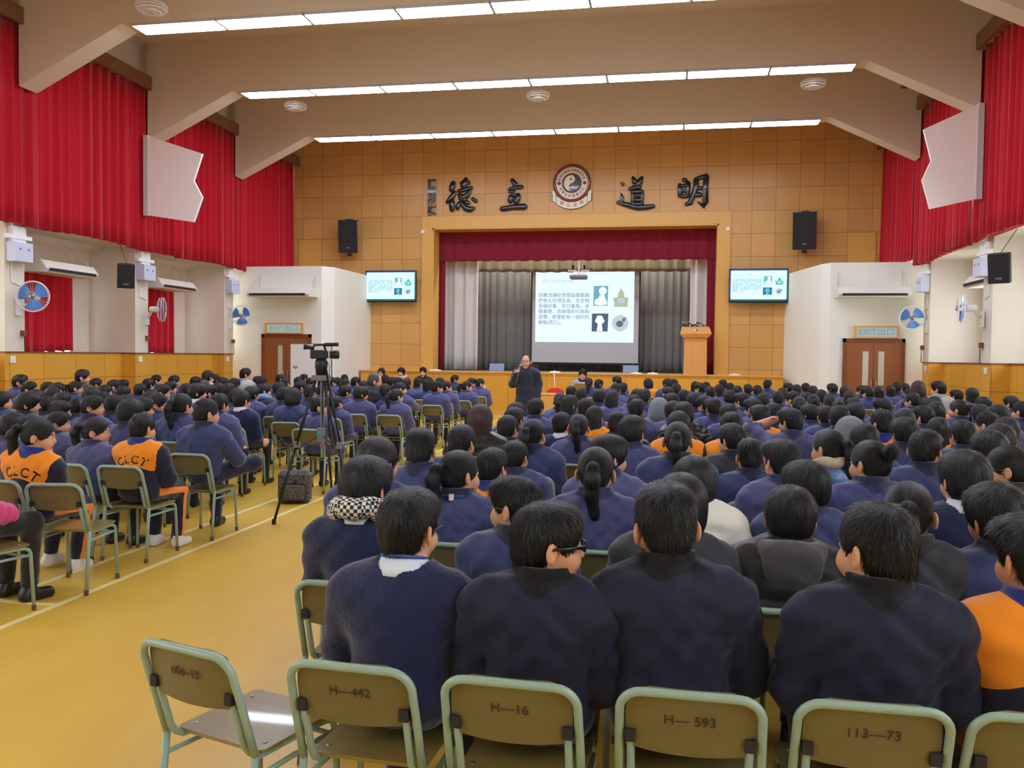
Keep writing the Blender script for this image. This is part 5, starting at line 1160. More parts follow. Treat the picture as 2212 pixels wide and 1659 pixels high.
# ------------------------------------------------------------------ chairs
M['mint'] = mat('mint_enamel', (146, 172, 160), .35, spec=.6, noise=.06, nscale=30); M['ply'] = mat('varnished_ply', (134, 116, 66), .25, noise=.16, nscale=5, stretch=(1, 9, 9), coat=.3)
M['ply_back'] = mat('ply_back', (112, 102, 66), .4, noise=.14, nscale=4, stretch=(.8, 8, 8)); M['rubber'] = mat('brown_rubber', (110, 70, 58), .7); M['ink'] = mat('stencil_ink', (48, 44, 34), .7)
def build_chair():
    e = empty('school_chair', (0, 0, 0)); W = .19; r = .0125
    arcp = [(-W, -.205, .43), (-W, -.25, .57), (-W + .002, -.283, .67)] + [(-W + .062 - .06 * math.cos(a), -.290 - .022 * math.sin(a), .695 + .062 * math.sin(a)) for a in [R(10 + 16 * k) for k in range(6)]]
    arcp += [(-x, y, z) for x, y, z in arcp[::-1]]
    MB().tube(arcp, r, 10).build('back_frame', M['mint'], e, smooth=True)
    pn = MB(); n = 14; rows = 5; vs = []; fs = []
    out = lambda t: 1 if t < .7 else math.sqrt(max(.0, 1 - ((t - .7) / .3) ** 2 * .35))
    for s_ in (0, 1):
        for j in range(rows + 1):
            t = j / rows; z = .590 + .178 * t
            for i in range(n + 1):
                u = -1 + 2 * i / n; x = u * .172 * (1 - .12 * (max(0, t - .55) / .45) ** 3); zz = z - (.016 * t * max(0, abs(u) - .7) / .3 + .02 * (1 - t) * 0) - .008 * (1 - t) * (1 - u * u) * -1 * 0
                vs.append((x, -.262 - .033 * t - .018 * (1 - u * u) + .012 * s_, zz - .012 * (1 - u * u) * (1 - t)))
    W_ = n + 1; H_ = rows + 1
    for s_ in (0, 1):
        for j in range(rows):
            for i in range(n): k_ = s_ * W_ * H_ + j * W_ + i; fs.append((k_, k_ + 1, k_ + W_ + 1, k_ + W_))
    for i in range(n):
        for j in (0, rows): k_ = j * W_ + i; fs.append((k_, k_ + 1, W_ * H_ + k_ + 1, W_ * H_ + k_))
    for j in range(rows):
        for i in (0, n): k_ = j * W_ + i; fs.append((k_, k_ + W_, W_ * H_ + k_ + W_, W_ * H_ + k_))
    pn.add(vs, fs).build('backrest', M['ply_back'], e, smooth=False)
    st = MB(); pts = []
    for cx, cy, a0, rr in ((.155, .16, 0, .03), (-.155, .16, 90, .03), (-.165, -.15, 180, .02), (.165, -.15, 270, .02)):
        for k_ in range(5): a = R(a0 + 22.5 * k_); pts.append((cx + rr * math.cos(a), cy + rr * math.sin(a)))
    st.prism(pts, .418, .430, 'z'); so = st.build('seat', M['ply'], e)
    for x in (-.15, .15):
        for y in (-.12, .13): MB().lathe([(.008, 0), (.007, .003), (0, .004)], 8, 0, Matrix.Translation((x, y, .430))).build('bolt', M['metal'], so)
    for sx in (-1, 1):
        lg = MB().tube([(sx * W, -.245, .02), (sx * W, -.205, .43)], r, 10).build('leg', M['mint'], e, smooth=True); MB().tube([(sx * W, -.247, 0), (sx * W, -.243, .035)], .0155, 10).build('rubber_foot', M['rubber'], lg)
        lg = MB().tube([(sx * .158, -.272, .635), (sx * .158, -.235, .52), (sx * .158, -.215, .455), (sx * .16, -.195, .43), (sx * .165, -.16, .408), (sx * .168, .10, .406), (sx * .17, .155, .402), (sx * .172, .18, .388), (sx * .174, .19, .36), (sx * .182, .205, .02)], .0115, 10).build('leg', M['mint'], e, smooth=True)
        MB().tube([(sx * .182, .205, 0), (sx * .181, .204, .035)], .0145, 10).build('rubber_foot', M['rubber'], lg)
        MB().tube([(sx * .188, -.21, .36), (sx * .175, .19, .355)], .009, 8).build('stretcher', M['mint'], e, smooth=True)
        MB().box(sx * .158 - .014, sx * .158 + .014, -.285, -.262, .605, .64).build('bracket', M['dark'], e)
    MB().tube([(-.17, .17, .35), (.17, .17, .35)], .009, 8).build('cross_bar', M['mint'], e, smooth=True)
    return e
CHAIR0 = build_chair(); used = []
def place_chair(x, y, rz, label, group=None, number=None):
    c = CHAIR0 if not used else copy_tree(CHAIR0); used.append(1); c.location = (x, y, 0); c.rotation_euler = (0, 0, rz); tag(c, label, 'chair', group)
    if number:
        b_ = [q for q in c.children if q.name.startswith('backrest')][0]
        add('lettering', text_mesh('chair_number', number, .040, M['ink'], .0004, sx=1.0), b_, (0, -.3015, .682), (R(101), 0, 0))
    return c
GC = 'mint green framed school chairs'
# plain copies first (so that lettering is never copied), numbered ones after
# seated listeners: x, y, height of the hair top, turn of the head, hair, clothes, flags, row, block, label, chair shown
PEOPLE = [
(-4.08,4.46,1.234,40,'l','P','L',0,'L','person in pink padded jacket and black trousers with fringed boots',1,0.00),
(-4.38,5.33,1.194,70,'p','o','TL',1,'L','person in orange and navy track jacket, long ponytail, face turned sideways by the empty chair',1,0.00),
(-5.38,6.20,1.138,20,'m','j','',2,'L','',1,0.00),
(-4.62,6.20,1.120,60,'p','j','L',2,'L','person in navy jacket with thick ponytail hanging over a green chair back',1,0.01),
(-4.18,6.20,1.165,10,'b','oc','L',2,'L','person in orange jacket lettered CLCT, bowl haircut, on the aisle',1,-0.01),
(-5.64,7.06,1.090,60,'b','j','',3,'L','',1,0.00),
(-4.85,7.06,1.225,10,'m','j','',3,'L','',1,0.00),
(-4.11,7.06,1.240,40,'s','j','kL',3,'L','person in navy jacket, cropped hair, sitting with one knee raised',1,0.00),
(-6.73,7.92,1.222,45,'m','t','',4,'L','person in dark teal jacket behind the long-haired orange jacket wearer',1,0.05),
(-6.29,7.92,1.138,60,'m','o','',4,'L','person in orange and navy track jacket, hair over the ear, two rows ahead',1,-0.01),
(-5.84,7.92,1.206,60,'b','j','',4,'L','',1,-0.04),
(-5.31,7.92,1.197,45,'b','j','',4,'L','',1,0.00),
(-4.86,7.92,1.246,20,'p','j','',4,'L','',1,-0.00),
(-7.71,8.79,1.181,60,'l','j','',5,'L','',1,0.00),
(-7.16,8.79,1.129,20,'b','j','',5,'L','',1,0.00),
(-6.71,8.79,1.123,10,'b','j','',5,'L','',1,0.00),
(-6.25,8.79,1.163,10,'b','j','',5,'L','',1,0.00),
(-5.71,8.79,1.188,60,'b','j','',5,'L','',1,0.00),
(-4.97,8.79,1.203,10,'b','j','',5,'L','',1,0.00),
(-8.04,9.66,1.156,20,'m','j','',6,'L','',1,0.03),
(-7.60,9.66,1.130,20,'m','j','',6,'L','',1,0.00),
(-7.15,9.66,1.201,30,'b','j','',6,'L','',1,-0.03),
(-6.69,9.66,1.122,20,'b','j','',6,'L','',1,0.00),
(-5.13,9.66,1.206,10,'b','w','',6,'L','person in navy sweater with white shirt collar, hands near the lap, on the aisle',1,0.00),
(-4.15,9.66,1.136,60,'s','j','L',6,'L','person with shaved head in dark jacket seen between the tripod legs',1,0.00),
(-8.46,10.52,1.159,20,'l','j','',7,'L','',1,0.00),
(-7.66,10.52,1.114,60,'b','j','',7,'L','',1,0.00),
(-6.91,10.52,1.142,40,'b','j','',7,'L','',1,0.00),
(-6.23,10.52,1.249,45,'m','w','',7,'L','person in navy sweater with white collar and shiny tousled hair',1,0.00),
(-5.69,10.52,1.187,10,'m','j','',7,'L','',1,0.00),
(-4.85,10.52,1.206,20,'o','j','',7,'L','person with big round bob in blue jacket, nearest the tripod foot',1,0.00),
(-9.51,11.38,1.193,60,'b','j','',8,'L','',1,0.00),
(-9.02,11.38,1.185,20,'b','j','',8,'L','',1,0.00),
(-7.94,11.38,1.150,40,'m','j','',8,'L','',1,0.00),
(-7.29,11.38,1.187,60,'b','j','g',8,'L','',1,0.00),
(-6.55,11.38,1.195,50,'b','j','',8,'L','',1,0.00),
(-5.92,11.38,1.187,10,'m','j','',8,'L','',1,0.00),
(-5.39,11.38,1.191,30,'m','j','g',8,'L','',1,0.00),
(-4.61,11.38,1.077,10,'u','j','L',8,'L','person in navy jacket with low bun on the aisle behind the tripod',1,0.00),
(-10.45,12.25,1.266,60,'b','j','g',9,'L','',1,0.00),
(-9.94,12.25,1.150,20,'b','j','',9,'L','',1,0.00),
(-9.43,12.25,1.177,55,'p','j','g',9,'L','person with shiny hair clip and glasses just below the person in olive coat',1,0.00),
(-8.90,12.25,1.122,45,'b','j','g',9,'L','',1,0.00),
(-8.27,12.25,1.155,10,'b','j','',9,'L','',1,0.00),
(-7.44,12.25,1.174,10,'b','j','',9,'L','',1,0.00),
(-6.71,12.25,1.197,10,'l','j','',9,'L','',1,0.00),
(-6.17,12.25,1.196,50,'b','f','',9,'L','person in black padded vest over light blue fleece collar',1,0.00),
(-5.38,12.25,1.189,10,'b','j','',9,'L','',1,0.00),
(-4.59,12.25,1.178,50,'m','j','gL',9,'L','person in navy jacket with glasses and thick fringe behind the video camera',1,0.00),
(-4.03,12.25,1.153,30,'p','j','L',9,'L','',1,0.00),
(-9.96,13.12,1.345,70,'b','v','',10,'L','person in olive coat sitting tallest by the wood wainscot, face in profile',1,0.00),
(-9.32,13.12,1.176,50,'b','j','',10,'L','',1,0.00),
(-8.27,13.12,1.169,50,'b','j','',10,'L','',1,0.00),
(-7.38,13.12,1.168,20,'l','j','',10,'L','',1,0.00),
(-6.33,13.12,1.190,30,'b','j','',10,'L','',1,0.00),
(-5.24,13.12,1.161,40,'b','j','',10,'L','',1,0.06),
(-4.79,13.12,1.380,60,'e','k','g',10,'L','man in black padded coat with hood, thinning hair and glasses',1,0.10),
(-4.35,13.12,1.200,0,'b','j','L',10,'L','',1,-0.13),
(-10.33,13.98,1.163,45,'b','j','',11,'L','',1,0.00),
(-9.74,13.98,1.148,10,'b','j','',11,'L','',1,0.00),
(-9.24,13.98,1.178,20,'b','j','',11,'L','',1,0.00),
(-8.13,13.98,1.185,10,'e','j','',11,'L','person with grey hair among dark heads by the third pillar',1,0.00),
(-6.34,13.98,1.190,50,'b','j','',11,'L','',1,0.00),
(-5.90,13.98,1.140,50,'b','j','',11,'L','',1,-0.00),
(-4.51,13.98,1.198,60,'p','j','gh',11,'L','person with glasses resting a hand on the mouth, tied hair, near the aisle',1,0.00),
(-8.61,14.85,1.323,20,'b','g','',12,'L','person in grey top with round head, tall against the wood panels beside the third pillar',1,0.00),
(-8.03,14.85,1.185,20,'m','j','',12,'L','',1,0.00),
(-5.49,14.85,1.177,10,'b','j','',12,'L','',1,0.00),
(-4.12,14.85,1.194,50,'s','j','',12,'L','',1,0.00),
(-9.84,15.71,1.190,55,'b','j','g',13,'L','',1,0.00),
(-9.37,15.71,1.177,20,'m','j','',13,'L','',1,0.00),
(-8.75,15.71,1.167,30,'m','j','',13,'L','',1,0.00),
(-7.42,15.71,1.187,10,'p','j','',13,'L','',1,0.00),
(-6.66,15.71,1.180,10,'b','j','',13,'L','',1,0.00),
(-4.17,15.71,1.177,60,'p','j','',13,'L','',1,0.00),
(-10.80,16.57,1.165,50,'b','j','',14,'L','',1,0.00),
(-8.77,16.57,1.344,50,'b','g','g',14,'L','person in pale grey coat and glasses at the end of the wood wainscot',1,0.02),
(-8.32,16.57,1.182,0,'m','j','',14,'L','',1,-0.02),
(-7.30,16.57,1.164,10,'b','j','',14,'L','',1,0.00),
(-6.51,16.57,1.170,10,'p','j','',14,'L','',1,0.00),
(-5.21,16.57,1.184,10,'l','j','',14,'L','',1,0.00),
(-4.76,16.57,1.178,10,'l','j','',14,'L','',1,0.00),
(-3.98,16.57,1.158,60,'p','j','g',14,'L','',1,0.00),
(-9.90,17.44,1.178,30,'m','j','',15,'L','',1,0.00),
(-8.89,17.44,1.156,10,'b','j','',15,'L','',1,0.00),
(-7.93,17.44,1.156,20,'b','j','',15,'L','',1,0.00),
(-7.19,17.44,1.161,30,'b','j','',15,'L','',1,0.00),
(-6.64,17.44,1.172,50,'b','j','',15,'L','',1,0.00),
(-5.69,17.44,1.185,10,'b','j','',15,'L','',1,0.01),
(-5.24,17.44,1.171,10,'s','j','',15,'L','broad person in blue jacket with cropped hair on the aisle near the stage',1,-0.01),
(-7.39,18.30,1.139,20,'p','j','',16,'L','',1,0.00),
(-6.11,18.30,1.160,40,'b','j','',16,'L','',1,0.00),
(-5.00,18.30,1.163,50,'b','j','',16,'L','',1,0.00),
(-4.09,18.30,1.163,60,'u','j','x',16,'L','person wearing white face mask at the aisle end of the first row',1,0.00),
(-10.14,19.17,1.158,40,'b','j','',17,'L','',1,0.00),
(-9.21,19.17,1.155,50,'b','j','',17,'L','',1,0.00),
(-4.48,19.17,1.144,60,'b','j','g',17,'L','',1,0.00),
(-8.97,20.04,1.151,40,'b','j','',18,'L','',1,0.00),
(-7.89,20.04,1.160,0,'b','j','',18,'L','',1,0.00),
(-6.86,20.04,1.168,10,'l','j','',18,'L','',1,0.00),
(-5.33,20.90,1.167,60,'b','t','',19,'L','person in dark teal jacket with neck warmer, upright near the stage front',1,0.00),
(-0.85,2.60,1.229,20,'b','wl','gL',0,'R','person in navy sweater with lanyard and white collar on chair H-442',1,0.02),
(-0.41,2.60,1.217,70,'b','J','GL',0,'R','person in navy jacket with thick black glasses in profile on chair H-16',1,0.04),
(0.05,2.60,1.280,-10,'s','J','L',0,'R','person in dark navy jacket with upturned collar on chair H-593',1,-0.05),
(0.60,2.60,1.250,-40,'s','J','L',0,'R','heavy person in dark blue jacket with one ear showing on chair 113-73',1,0.00),
(1.04,2.60,1.229,-10,'b','o','L',0,'R','person in orange track jacket on the end chair cut by the frame',1,-0.00),
(-1.24,3.38,1.236,10,'m','ws','L',1,'R','person in navy sweater with black and white checkered scarf',1,0.00),
(-0.59,3.38,1.179,-70,'b','j','gL',1,'R','person with round glasses turned to face the neighbour',1,0.00),
(-0.02,3.38,1.213,10,'o','d','L',1,'R','person with fine shiny hair half hidden by the tallest head',1,0.07),
(0.43,3.38,1.172,0,'m','h2','L',1,'R','person in grey hood over black puffer jacket',1,0.04),
(0.87,3.38,1.220,10,'p','d','L',1,'R','person with ponytail and grey hair sheen in dark jacket',1,0.01),
(1.32,3.38,1.229,-20,'m','j','L',1,'R','person with tousled black hair in dusty blue jacket by a green chair',1,-0.13),
(-1.48,4.15,1.247,20,'l','j','L',2,'R','',1,0.02),
(-1.03,4.15,1.183,40,'p','jt','L',2,'R','person in navy jacket with white tag on the blue collar edge, hair swept down',1,-0.02),
(-0.35,4.15,1.221,0,'p','j','L',2,'R','person with long thick ponytail down a pale blue jacket back',1,0.00),
(0.12,4.15,1.194,20,'o','W','L',2,'R','person with headband in white padded jacket',1,0.00),
(0.64,4.15,1.191,-30,'m','j','gL',2,'R','person with thick wavy hair and thin wire glasses beside the bright blue jacket',1,0.00),
(1.32,4.15,1.261,-20,'m','w','L',2,'R','person in navy sweater with bright blue striped collar',1,0.00),
(-1.47,4.93,1.221,0,'s','j','',3,'R','person with dense cropped hair at the aisle edge in plain blue jacket',1,0.01),
(-1.03,4.93,1.109,20,'b','o2','',3,'R','person in orange jacket with striped blue collar, crown whorl showing',1,-0.01),
(-0.35,4.93,1.211,45,'m','j','g',3,'R','person with glasses and swept hair just behind the long centre ponytail',1,0.00),
(0.64,4.93,1.213,-10,'b','j','c',3,'R','person in bright blue jacket with white shirt collar and swept hair',1,0.00),
(1.09,4.93,1.229,-30,'u','j','',3,'R','person with two hairpins and a bun in navy jacket with dark collar',1,-0.00),
(1.80,4.93,1.216,-70,'p','d','g',3,'R','person with bare forehead and wire glasses in profile, dark jacket',1,0.00),
(-1.44,5.70,1.189,20,'b','j','',4,'R','',1,0.04),
(-0.99,5.70,1.087,20,'b','j','',4,'R','',1,-0.04),
(0.06,5.70,1.251,0,'p','j','',4,'R','person with glossy round head and low ponytail over a blue jacket',1,0.00),
(0.52,5.70,1.145,0,'s','j','',4,'R','person with cropped hair and both ears showing in blue jacket',1,0.00),
(1.01,5.70,1.226,-30,'p','q','',4,'R','person in shiny blue quilted jacket with leopard scarf',1,0.00),
(1.55,5.70,1.234,30,'b','j','',4,'R','person with one ear showing in navy jacket with white collar tag',1,0.02),
(1.99,5.70,1.241,0,'m','d','',4,'R','',1,-0.02),
(-1.46,6.47,1.285,0,'l','r','',5,'R','person with long brown hair in shiny black quilted jacket',1,0.01),
(-1.01,6.47,1.183,20,'p','j','',5,'R','person with brownish ponytail and blue jacket next to the white-collared sweater',1,-0.01),
(-0.28,6.47,1.223,20,'m','j','',5,'R','',1,0.00),
(0.47,6.47,1.185,-35,'b','d','',5,'R','person in charcoal jacket with a small pale patch, short black hair',1,0.00),
(1.38,6.47,1.209,0,'m','j','',5,'R','',1,0.00),
(2.27,6.47,1.231,0,'m','j','',5,'R','',1,0.00),
(-1.37,7.25,1.149,20,'b','j','',6,'R','',1,0.00),
(-0.76,7.25,1.176,0,'p','j','',6,'R','',1,0.00),
(0.07,7.25,1.221,-20,'l','o','',6,'R','',1,0.01),
(0.52,7.25,1.216,-10,'s','o','',6,'R','',1,-0.01),
(1.41,7.25,1.191,0,'H','h','',6,'R','person with dark grey hood pulled up',1,0.03),
(1.86,7.25,1.215,-20,'m','j','',6,'R','person with hair clip and wide mop of hair in navy jacket',1,-0.01),
(2.30,7.25,1.200,-20,'b','j','',6,'R','',1,-0.02),
(-1.46,8.03,1.171,20,'b','j','',7,'R','',1,0.00),
(-1.01,8.03,1.132,20,'b','w','',7,'R','person in navy sweater with wide white shirt collar and short black hair',1,-0.00),
(-0.48,8.03,1.150,10,'s','j','',7,'R','person with dense flat-topped black hair and blue jacket in the middle rows',1,0.00),
(1.09,8.03,1.224,-40,'b','j','S',7,'R','person shading the brow with a raised bare forearm',1,0.00),
(1.86,8.03,1.226,-40,'s','o','',7,'R','person in bright orange jacket with short hair facing the lectern side doors',1,0.00),
(2.32,8.03,1.175,0,'l','o','',7,'R','',1,0.00),
(2.87,8.03,1.183,0,'m','j','',7,'R','',1,0.00),
(-1.58,8.80,1.177,10,'b','j','',8,'R','',1,0.00),
(-0.76,8.80,1.157,10,'l','o','',8,'R','',1,0.00),
(0.15,8.80,1.219,-20,'m','r','',8,'R','',1,0.00),
(0.91,8.80,1.206,0,'b','o','',8,'R','',1,0.00),
(1.65,8.80,1.211,0,'m','j','',8,'R','',1,0.00),
(2.24,8.80,1.198,0,'l','j','',8,'R','',1,0.00),
(2.98,8.80,1.184,-50,'s','j','g',8,'R','',1,0.00),
(-1.50,9.58,1.184,20,'b','j','',9,'R','person with short black hair directly in front of the standing speaker',1,0.00),
(-0.92,9.58,1.200,20,'b','j','',9,'R','',1,0.00),
(-0.38,9.58,1.199,10,'b','j','',9,'R','',1,0.02),
(0.07,9.58,1.188,0,'m','j','',9,'R','',1,-0.02),
(0.64,9.58,1.172,-10,'m','j','',9,'R','',1,0.00),
(1.11,9.58,1.188,-10,'b','t','',9,'R','',1,0.00),
(1.65,9.58,1.175,0,'b','j','',9,'R','',1,0.00),
(2.65,9.58,1.190,-40,'b','j','',9,'R','',1,0.00),
(3.36,9.58,1.220,0,'m','j','',9,'R','',1,0.00),
(-1.18,10.35,1.199,50,'l','j','gx',10,'R','',1,0.00),
(-0.12,10.35,1.168,0,'H','h','',10,'R','person wearing a pale grey hood in the middle rows',1,0.00),
(0.52,10.35,1.195,-10,'b','j','',10,'R','',1,0.00),
(0.99,10.35,1.198,-30,'b','j','',10,'R','',1,0.00),
(1.62,10.35,1.143,-40,'m','j','g',10,'R','',1,0.00),
(2.12,10.35,1.177,-20,'m','j','',10,'R','person with rounded helmet-like hair in front of the dark grey hood',1,0.00),
(2.96,10.35,1.214,0,'l','j','',10,'R','',1,0.00),
(3.43,10.35,1.187,0,'m','j','',10,'R','',1,0.00),
(-1.41,11.12,1.193,0,'p','j','',11,'R','',1,0.00),
(-0.44,11.12,1.186,0,'l','j','',11,'R','',1,0.00),
(0.03,11.12,1.210,-10,'b','j','',11,'R','',1,0.01),
(0.48,11.12,1.189,-40,'b','j','',11,'R','',1,-0.01),
(1.60,11.12,1.208,0,'p','j','',11,'R','',1,0.00),
(2.06,11.12,1.166,0,'u','j','',11,'R','',1,0.00),
(2.58,11.12,1.199,-50,'b','j','g',11,'R','',1,0.00),
(3.44,11.12,1.203,-50,'p','j','',11,'R','smiling person in blue jacket with ponytail, face in profile near the wainscot',1,0.00),
(4.14,11.12,1.194,-30,'s','j','',11,'R','',1,0.00),
(-0.78,11.90,1.200,20,'l','j','',12,'R','',1,0.00),
(0.33,11.90,1.193,0,'m','j','',12,'R','',1,0.00),
(0.99,11.90,1.206,-30,'b','j','',12,'R','',1,0.00),
(1.89,11.90,1.208,0,'u','j','',12,'R','',1,0.00),
(2.40,11.90,1.167,0,'b','j','',12,'R','',1,0.00),
(3.40,11.90,1.204,0,'m','o','',12,'R','',1,0.00),
(-1.02,12.68,1.189,10,'m','j','',13,'R','',1,0.00),
(-0.37,12.68,1.205,10,'m','j','',13,'R','',1,0.00),
(1.31,12.68,1.178,0,'l','j','',13,'R','',1,0.01),
(1.75,12.68,1.207,-50,'s','j','g',13,'R','',1,-0.01),
(2.23,12.68,1.171,-10,'l','j','',13,'R','',1,0.00),
(4.27,12.68,1.183,0,'b','j','',13,'R','',1,0.00),
(-1.36,13.45,1.174,20,'l','j','',14,'R','',1,0.00),
(-0.49,13.45,1.176,0,'m','j','',14,'R','',1,0.00),
(0.22,13.45,1.180,10,'l','o','',14,'R','',1,0.00),
(0.91,13.45,1.184,0,'m','j','',14,'R','',1,0.00),
(1.61,13.45,1.180,0,'b','j','',14,'R','',1,0.01),
(2.05,13.45,1.170,0,'b','j','',14,'R','',1,-0.01),
(3.54,13.45,1.188,-50,'s','j','g',14,'R','',1,0.00),
(4.89,13.45,1.172,-40,'b','j','',14,'R','',1,0.00),
(-1.61,14.22,1.178,10,'b','j','',15,'R','',1,0.00),
(-0.91,14.22,1.146,10,'l','j','',15,'R','',1,0.00),
(-0.01,14.22,1.192,-10,'b','j','',15,'R','',1,0.00),
(2.36,14.22,1.189,0,'b','j','',15,'R','',1,0.01),
(2.80,14.22,1.183,0,'l','j','',15,'R','',1,-0.01),
(3.82,14.22,1.350,0,'o','n','',15,'R','person with brown hair by the doors at the edge of the crowd',1,0.00),
(0.70,15.00,1.185,0,'b','j','',16,'R','',1,0.00),
(1.88,15.00,1.186,0,'l','j','',16,'R','',1,0.00),
(4.35,15.00,1.340,-50,'b','g','',16,'R','person in light grey top in profile before the wood wainscot',1,0.00),
(4.85,15.00,1.242,0,'l','j','',16,'R','',1,0.00),
(-0.97,15.78,1.184,10,'b','j','',17,'R','',1,0.00),
(1.21,15.78,1.180,0,'b','j','',17,'R','',1,0.00),
(4.27,15.78,1.178,0,'b','j','',17,'R','',1,0.00),
(4.86,15.78,1.178,-40,'b','j','',17,'R','',1,0.00),
(-0.88,16.55,1.174,10,'b','j','',18,'R','',1,0.00),
(0.13,16.55,1.181,10,'l','j','',18,'R','',1,0.00),
(0.93,16.55,1.178,0,'l','j','',18,'R','',1,0.00),
(1.63,16.55,1.169,0,'b','j','',18,'R','',1,0.00),
(2.61,16.55,1.181,0,'b','j','',18,'R','',1,0.00),
(3.58,16.55,1.182,-30,'b','j','',18,'R','',1,0.00),
(4.31,16.55,1.169,0,'b','j','',18,'R','',1,0.00),
(0.61,17.32,1.179,-50,'b','j','g',19,'R','',1,0.00),
(1.52,17.32,1.166,0,'b','j','',19,'R','',1,0.00),
(2.44,17.32,1.176,0,'b','j','',19,'R','',1,0.00),
(3.32,17.32,1.169,0,'l','j','',19,'R','',1,0.00),
(3.93,17.32,1.175,0,'l','j','',19,'R','',1,0.00),
(1.23,18.10,1.162,0,'b','j','',20,'R','',1,0.00),
(3.79,18.10,1.160,-50,'b','j','g',20,'R','',1,0.00),
(4.34,18.10,1.176,0,'l','j','',20,'R','',1,0.00),
(-1.75,18.88,1.205,0,'p','j','',21,'R','',1,0.00),
(-0.04,18.88,1.220,-50,'l','j','',21,'R','',1,0.00),
(0.78,18.88,1.157,10,'b','j','',21,'R','',1,0.00),
(2.49,18.88,1.162,-50,'b','j','',21,'R','',1,0.00),
(3.37,18.88,1.171,-50,'m','j','',21,'R','',1,0.00),
(4.64,18.88,1.225,10,'b','j','',21,'R','',1,0.00),
(-1.60,19.65,1.156,60,'l','j','',22,'R','',1,0.01),
(-1.16,19.65,1.230,-60,'b','j','',22,'R','',1,-0.01),
(-0.47,19.65,1.188,-50,'o','o','',22,'R','',1,0.00),
(0.10,19.65,1.185,10,'m','j','',22,'R','',1,0.00),
(0.57,19.65,1.146,10,'l','j','',22,'R','',1,0.00),
(1.19,19.65,1.190,0,'b','j','',22,'R','',1,0.00),
(2.13,19.65,1.205,40,'b','j','',22,'R','',1,0.00),
(2.95,19.65,1.148,0,'m','j','',22,'R','',1,0.00),
(5.00,19.65,1.175,-40,'b','j','',22,'R','',1,0.00),
]
ORD = 'zeroth first second third fourth fifth sixth seventh eighth ninth tenth eleventh twelfth thirteenth fourteenth fifteenth sixteenth seventeenth eighteenth nineteenth twentieth twenty-first twenty-second twenty-third twenty-fourth'.split()
HN = dict(b='short hair', s='cropped hair', m='mop hair', p='ponytail', l='long hair', o='bob', u='bun', e='grey hair', H='hood up')
CN = dict(j='navy jacket', o='orange jacket', t='teal jacket', r='black jacket', d='charcoal jacket', h='grey hood', w='navy sweater')
rowsL = sorted({p[7] for p in PEOPLE if p[8] == 'L'}, reverse=True); rowsR = sorted({p[7] for p in PEOPLE if p[8] == 'R'}, reverse=True)
def auto_label(p):
    x, y, z, yaw, hr, cl, fl, k_, b_, lab, ch, dx = p
    r_ = (rowsL if b_ == 'L' else rowsR).index(k_) + 1
    mates = sorted([q[0] for q in PEOPLE if q[7] == k_ and q[8] == b_], reverse=(b_ == 'L')); o = mates.index(x) + 1
    s_ = 'person with %s, %s%s, %s block, %s row from stage, %s from aisle' % (HN[hr], 'glasses, ' if 'g' in fl else '', CN.get(cl, 'dark jacket'), 'tripod' if b_ == 'L' else 'lectern', ORD[r_], ORD[o])
    return s_
seat = dict(L=[], R=[])
for i, p in enumerate(PEOPLE):
    x, y, z, yaw, hr, cl, fl, k_, b_, lab, ch, dx = p
    rz = R(rnd.uniform(-5, 5)) if y > 3.4 else 0
    if 'T' in fl: x -= .13
    lab2 = lab or auto_label(p)
    e = person(x, y, z, yaw, hr, cl, fl, lab2, 'seated listeners', rz, var=(i * 7 + int(abs(x) * 10)) % 8)
    if dx: e.rotation_euler = (0, math.asin(dx / 1.1), rz)
    if 'T' in fl: e.rotation_euler = (0, R(7), 0)
    if cl == 'P': e.rotation_euler = (0, 0, R(-14)); e.location = (-4.33, 4.55, 0)
    if ch and b_ == 'L' or (ch and y > 2.9):
        d = 'person with %s, %s' % (HN[hr], CN.get(cl, 'dark jacket'))
        r_ = (rowsL if b_ == 'L' else rowsR).index(k_) + 1
        mates = sorted([q[0] for q in PEOPLE if q[7] == k_ and q[8] == b_], reverse=(b_ == 'L')); o = mates.index(p[0]) + 1
        place_chair(e.location.x + (.16 if cl == 'P' else 0), e.location.y + .05, e.rotation_euler.z, 'mint green school chair, %s block, %s row from stage, %s from the aisle' % ('tripod' if b_ == 'L' else 'lectern', ORD[r_], ORD[o]), GC)
place_chair(-4.07, 5.33, R(9), 'empty mint green school chair with bare wooden seat beside the white floor line', GC)
for x, y, rz, no, lab in ((-1.335, 2.625, R(-17), '606–13', 'empty mint green school chair numbered 606-13 at the aisle end'), (-.87, 2.60, R(-3), 'H—442', 'mint green school chair numbered H-442 under the lanyard wearer'),
                          (-.405, 2.58, R(-2), 'H—16', 'mint green school chair numbered H-16 under the thick-framed glasses wearer'), (.075, 2.60, R(-1), 'H— 593', 'mint green school chair numbered H-593 in the last row'),
                          (.535, 2.62, 0, '113—73', 'mint green school chair numbered 113-73 under the heavy person'), (.955, 2.63, R(1), None, 'mint green school chair at the end of the last row under the orange jacket')):
    place_chair(x, y, rz, lab, GC, no)
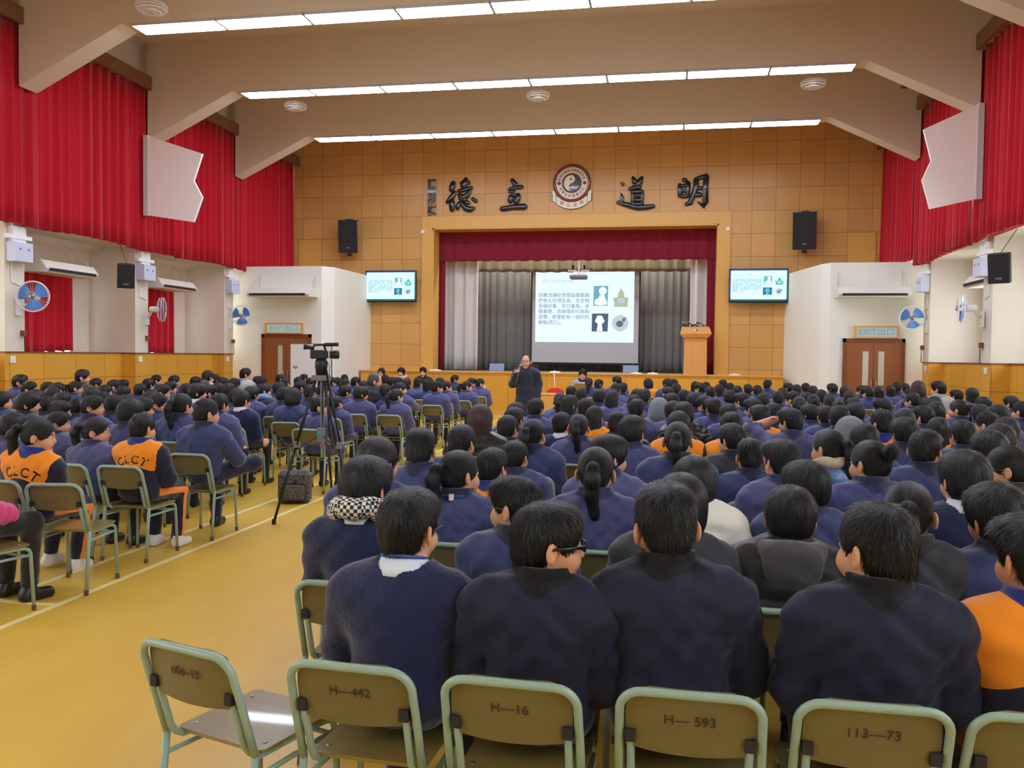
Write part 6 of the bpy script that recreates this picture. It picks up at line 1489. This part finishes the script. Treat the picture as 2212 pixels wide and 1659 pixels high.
# speaker standing in the aisle with a microphone
man = person(-2.59, 15.5, 1.69, 0, 'e', 'd', 'g', 'person standing in the aisle in a long dark coat, speaking into a microphone', None, R(180), 0, pn='STAND', lod=0)
for ch in list(man.children):
    if ch.name.startswith('jacket'): ch.data = top_mesh('coat', 'STAND', 0, 'coat_dark'); ch.name = 'long_coat'
    if ch.name.startswith('hair'): ch.data = hair_mesh('e', 0, 0, 'hair')
for i in (0, 1): add('shoe', shoe_mesh('STAND', i, 'shoe_black'), man)
mic = empty('microphone', (-2.59, 15.5, 0), R(180), 'handheld silver headed microphone at the mouth of the standing speaker', 'microphone'); mic.scale = man.scale
MB().tube([(.115, .275, 1.235), (.075, .235, 1.375)], [.011, .017], 12).build('handle', M['grey'], mic, smooth=True)
MB().lathe([(0, -.03), (.018, -.02), (.026, 0), (.022, .022), (0, .032)], 14, 0, Matrix.Translation((.066, .226, 1.40)) @ Matrix.Rotation(R(-20), 4, 'Y')).build('head_grille', M['metal'], mic, smooth=True)
# adults facing the hall
for x, y, z, hr, cl, fl, lab in ((-7.74, 22.35, 1.30, 'l', 'd', 'g', 'person with glasses and long hair in dark clothes, seated before the stage by the whiteboard'),
                                 (-7.17, 22.35, 1.315, 'm', 'Rd', '', 'smiling person in red padded coat with cream fur hood seated before the stage'),
                                 (-6.54, 22.3, 1.335, 'b', 'Bk', '', 'smiling person in black coat seated before the stage near the red curtain'),
                                 (-2.13, 21.36, 1.36, 'm', 'Lc', 'g', 'smiling person in lilac grey coat and black scarf behind the laptop')):
    e = person(x, y, z, 0, hr, cl, fl, lab, None, R(180) + R(rnd.uniform(-6, 6)), 0, pn='SIT', lod=1)
    no = tuple(NECK)
    if cl == 'Rd': add('fur_hood', extra('furh', lambda: scarf_mesh('fur', .045, .115)), e, no)
    if cl == 'Lc': add('scarf', extra('blks', lambda: scarf_mesh('blackcloth', .03, .088)), e, no)
    place_chair(x, y - .05, R(180), 'mint green school chair under the %s' % {'d': 'person with glasses by the whiteboard', 'Rd': 'red coat wearer before the stage', 'Bk': 'black coat wearer before the stage', 'Lc': 'lilac coat wearer behind the laptop'}[cl], GC)
bg = empty('backpack', (-4.06, 8.86, 0), R(20), 'camouflage bag on the floor beside the tripod foot', 'bag')
MB().rbox(-.18, .18, -.11, .10, 0, .36, .07).rbox(-.13, .13, -.15, -.09, .03, .22, .05).build('bag_body', M['camo'], bg, bevel=.03)
MB().tube([(-.05, 0, .35), (-.03, 0, .40), (.03, 0, .40), (.05, 0, .35)], .01, 8).build('handle', M['dark'], bg, smooth=True)
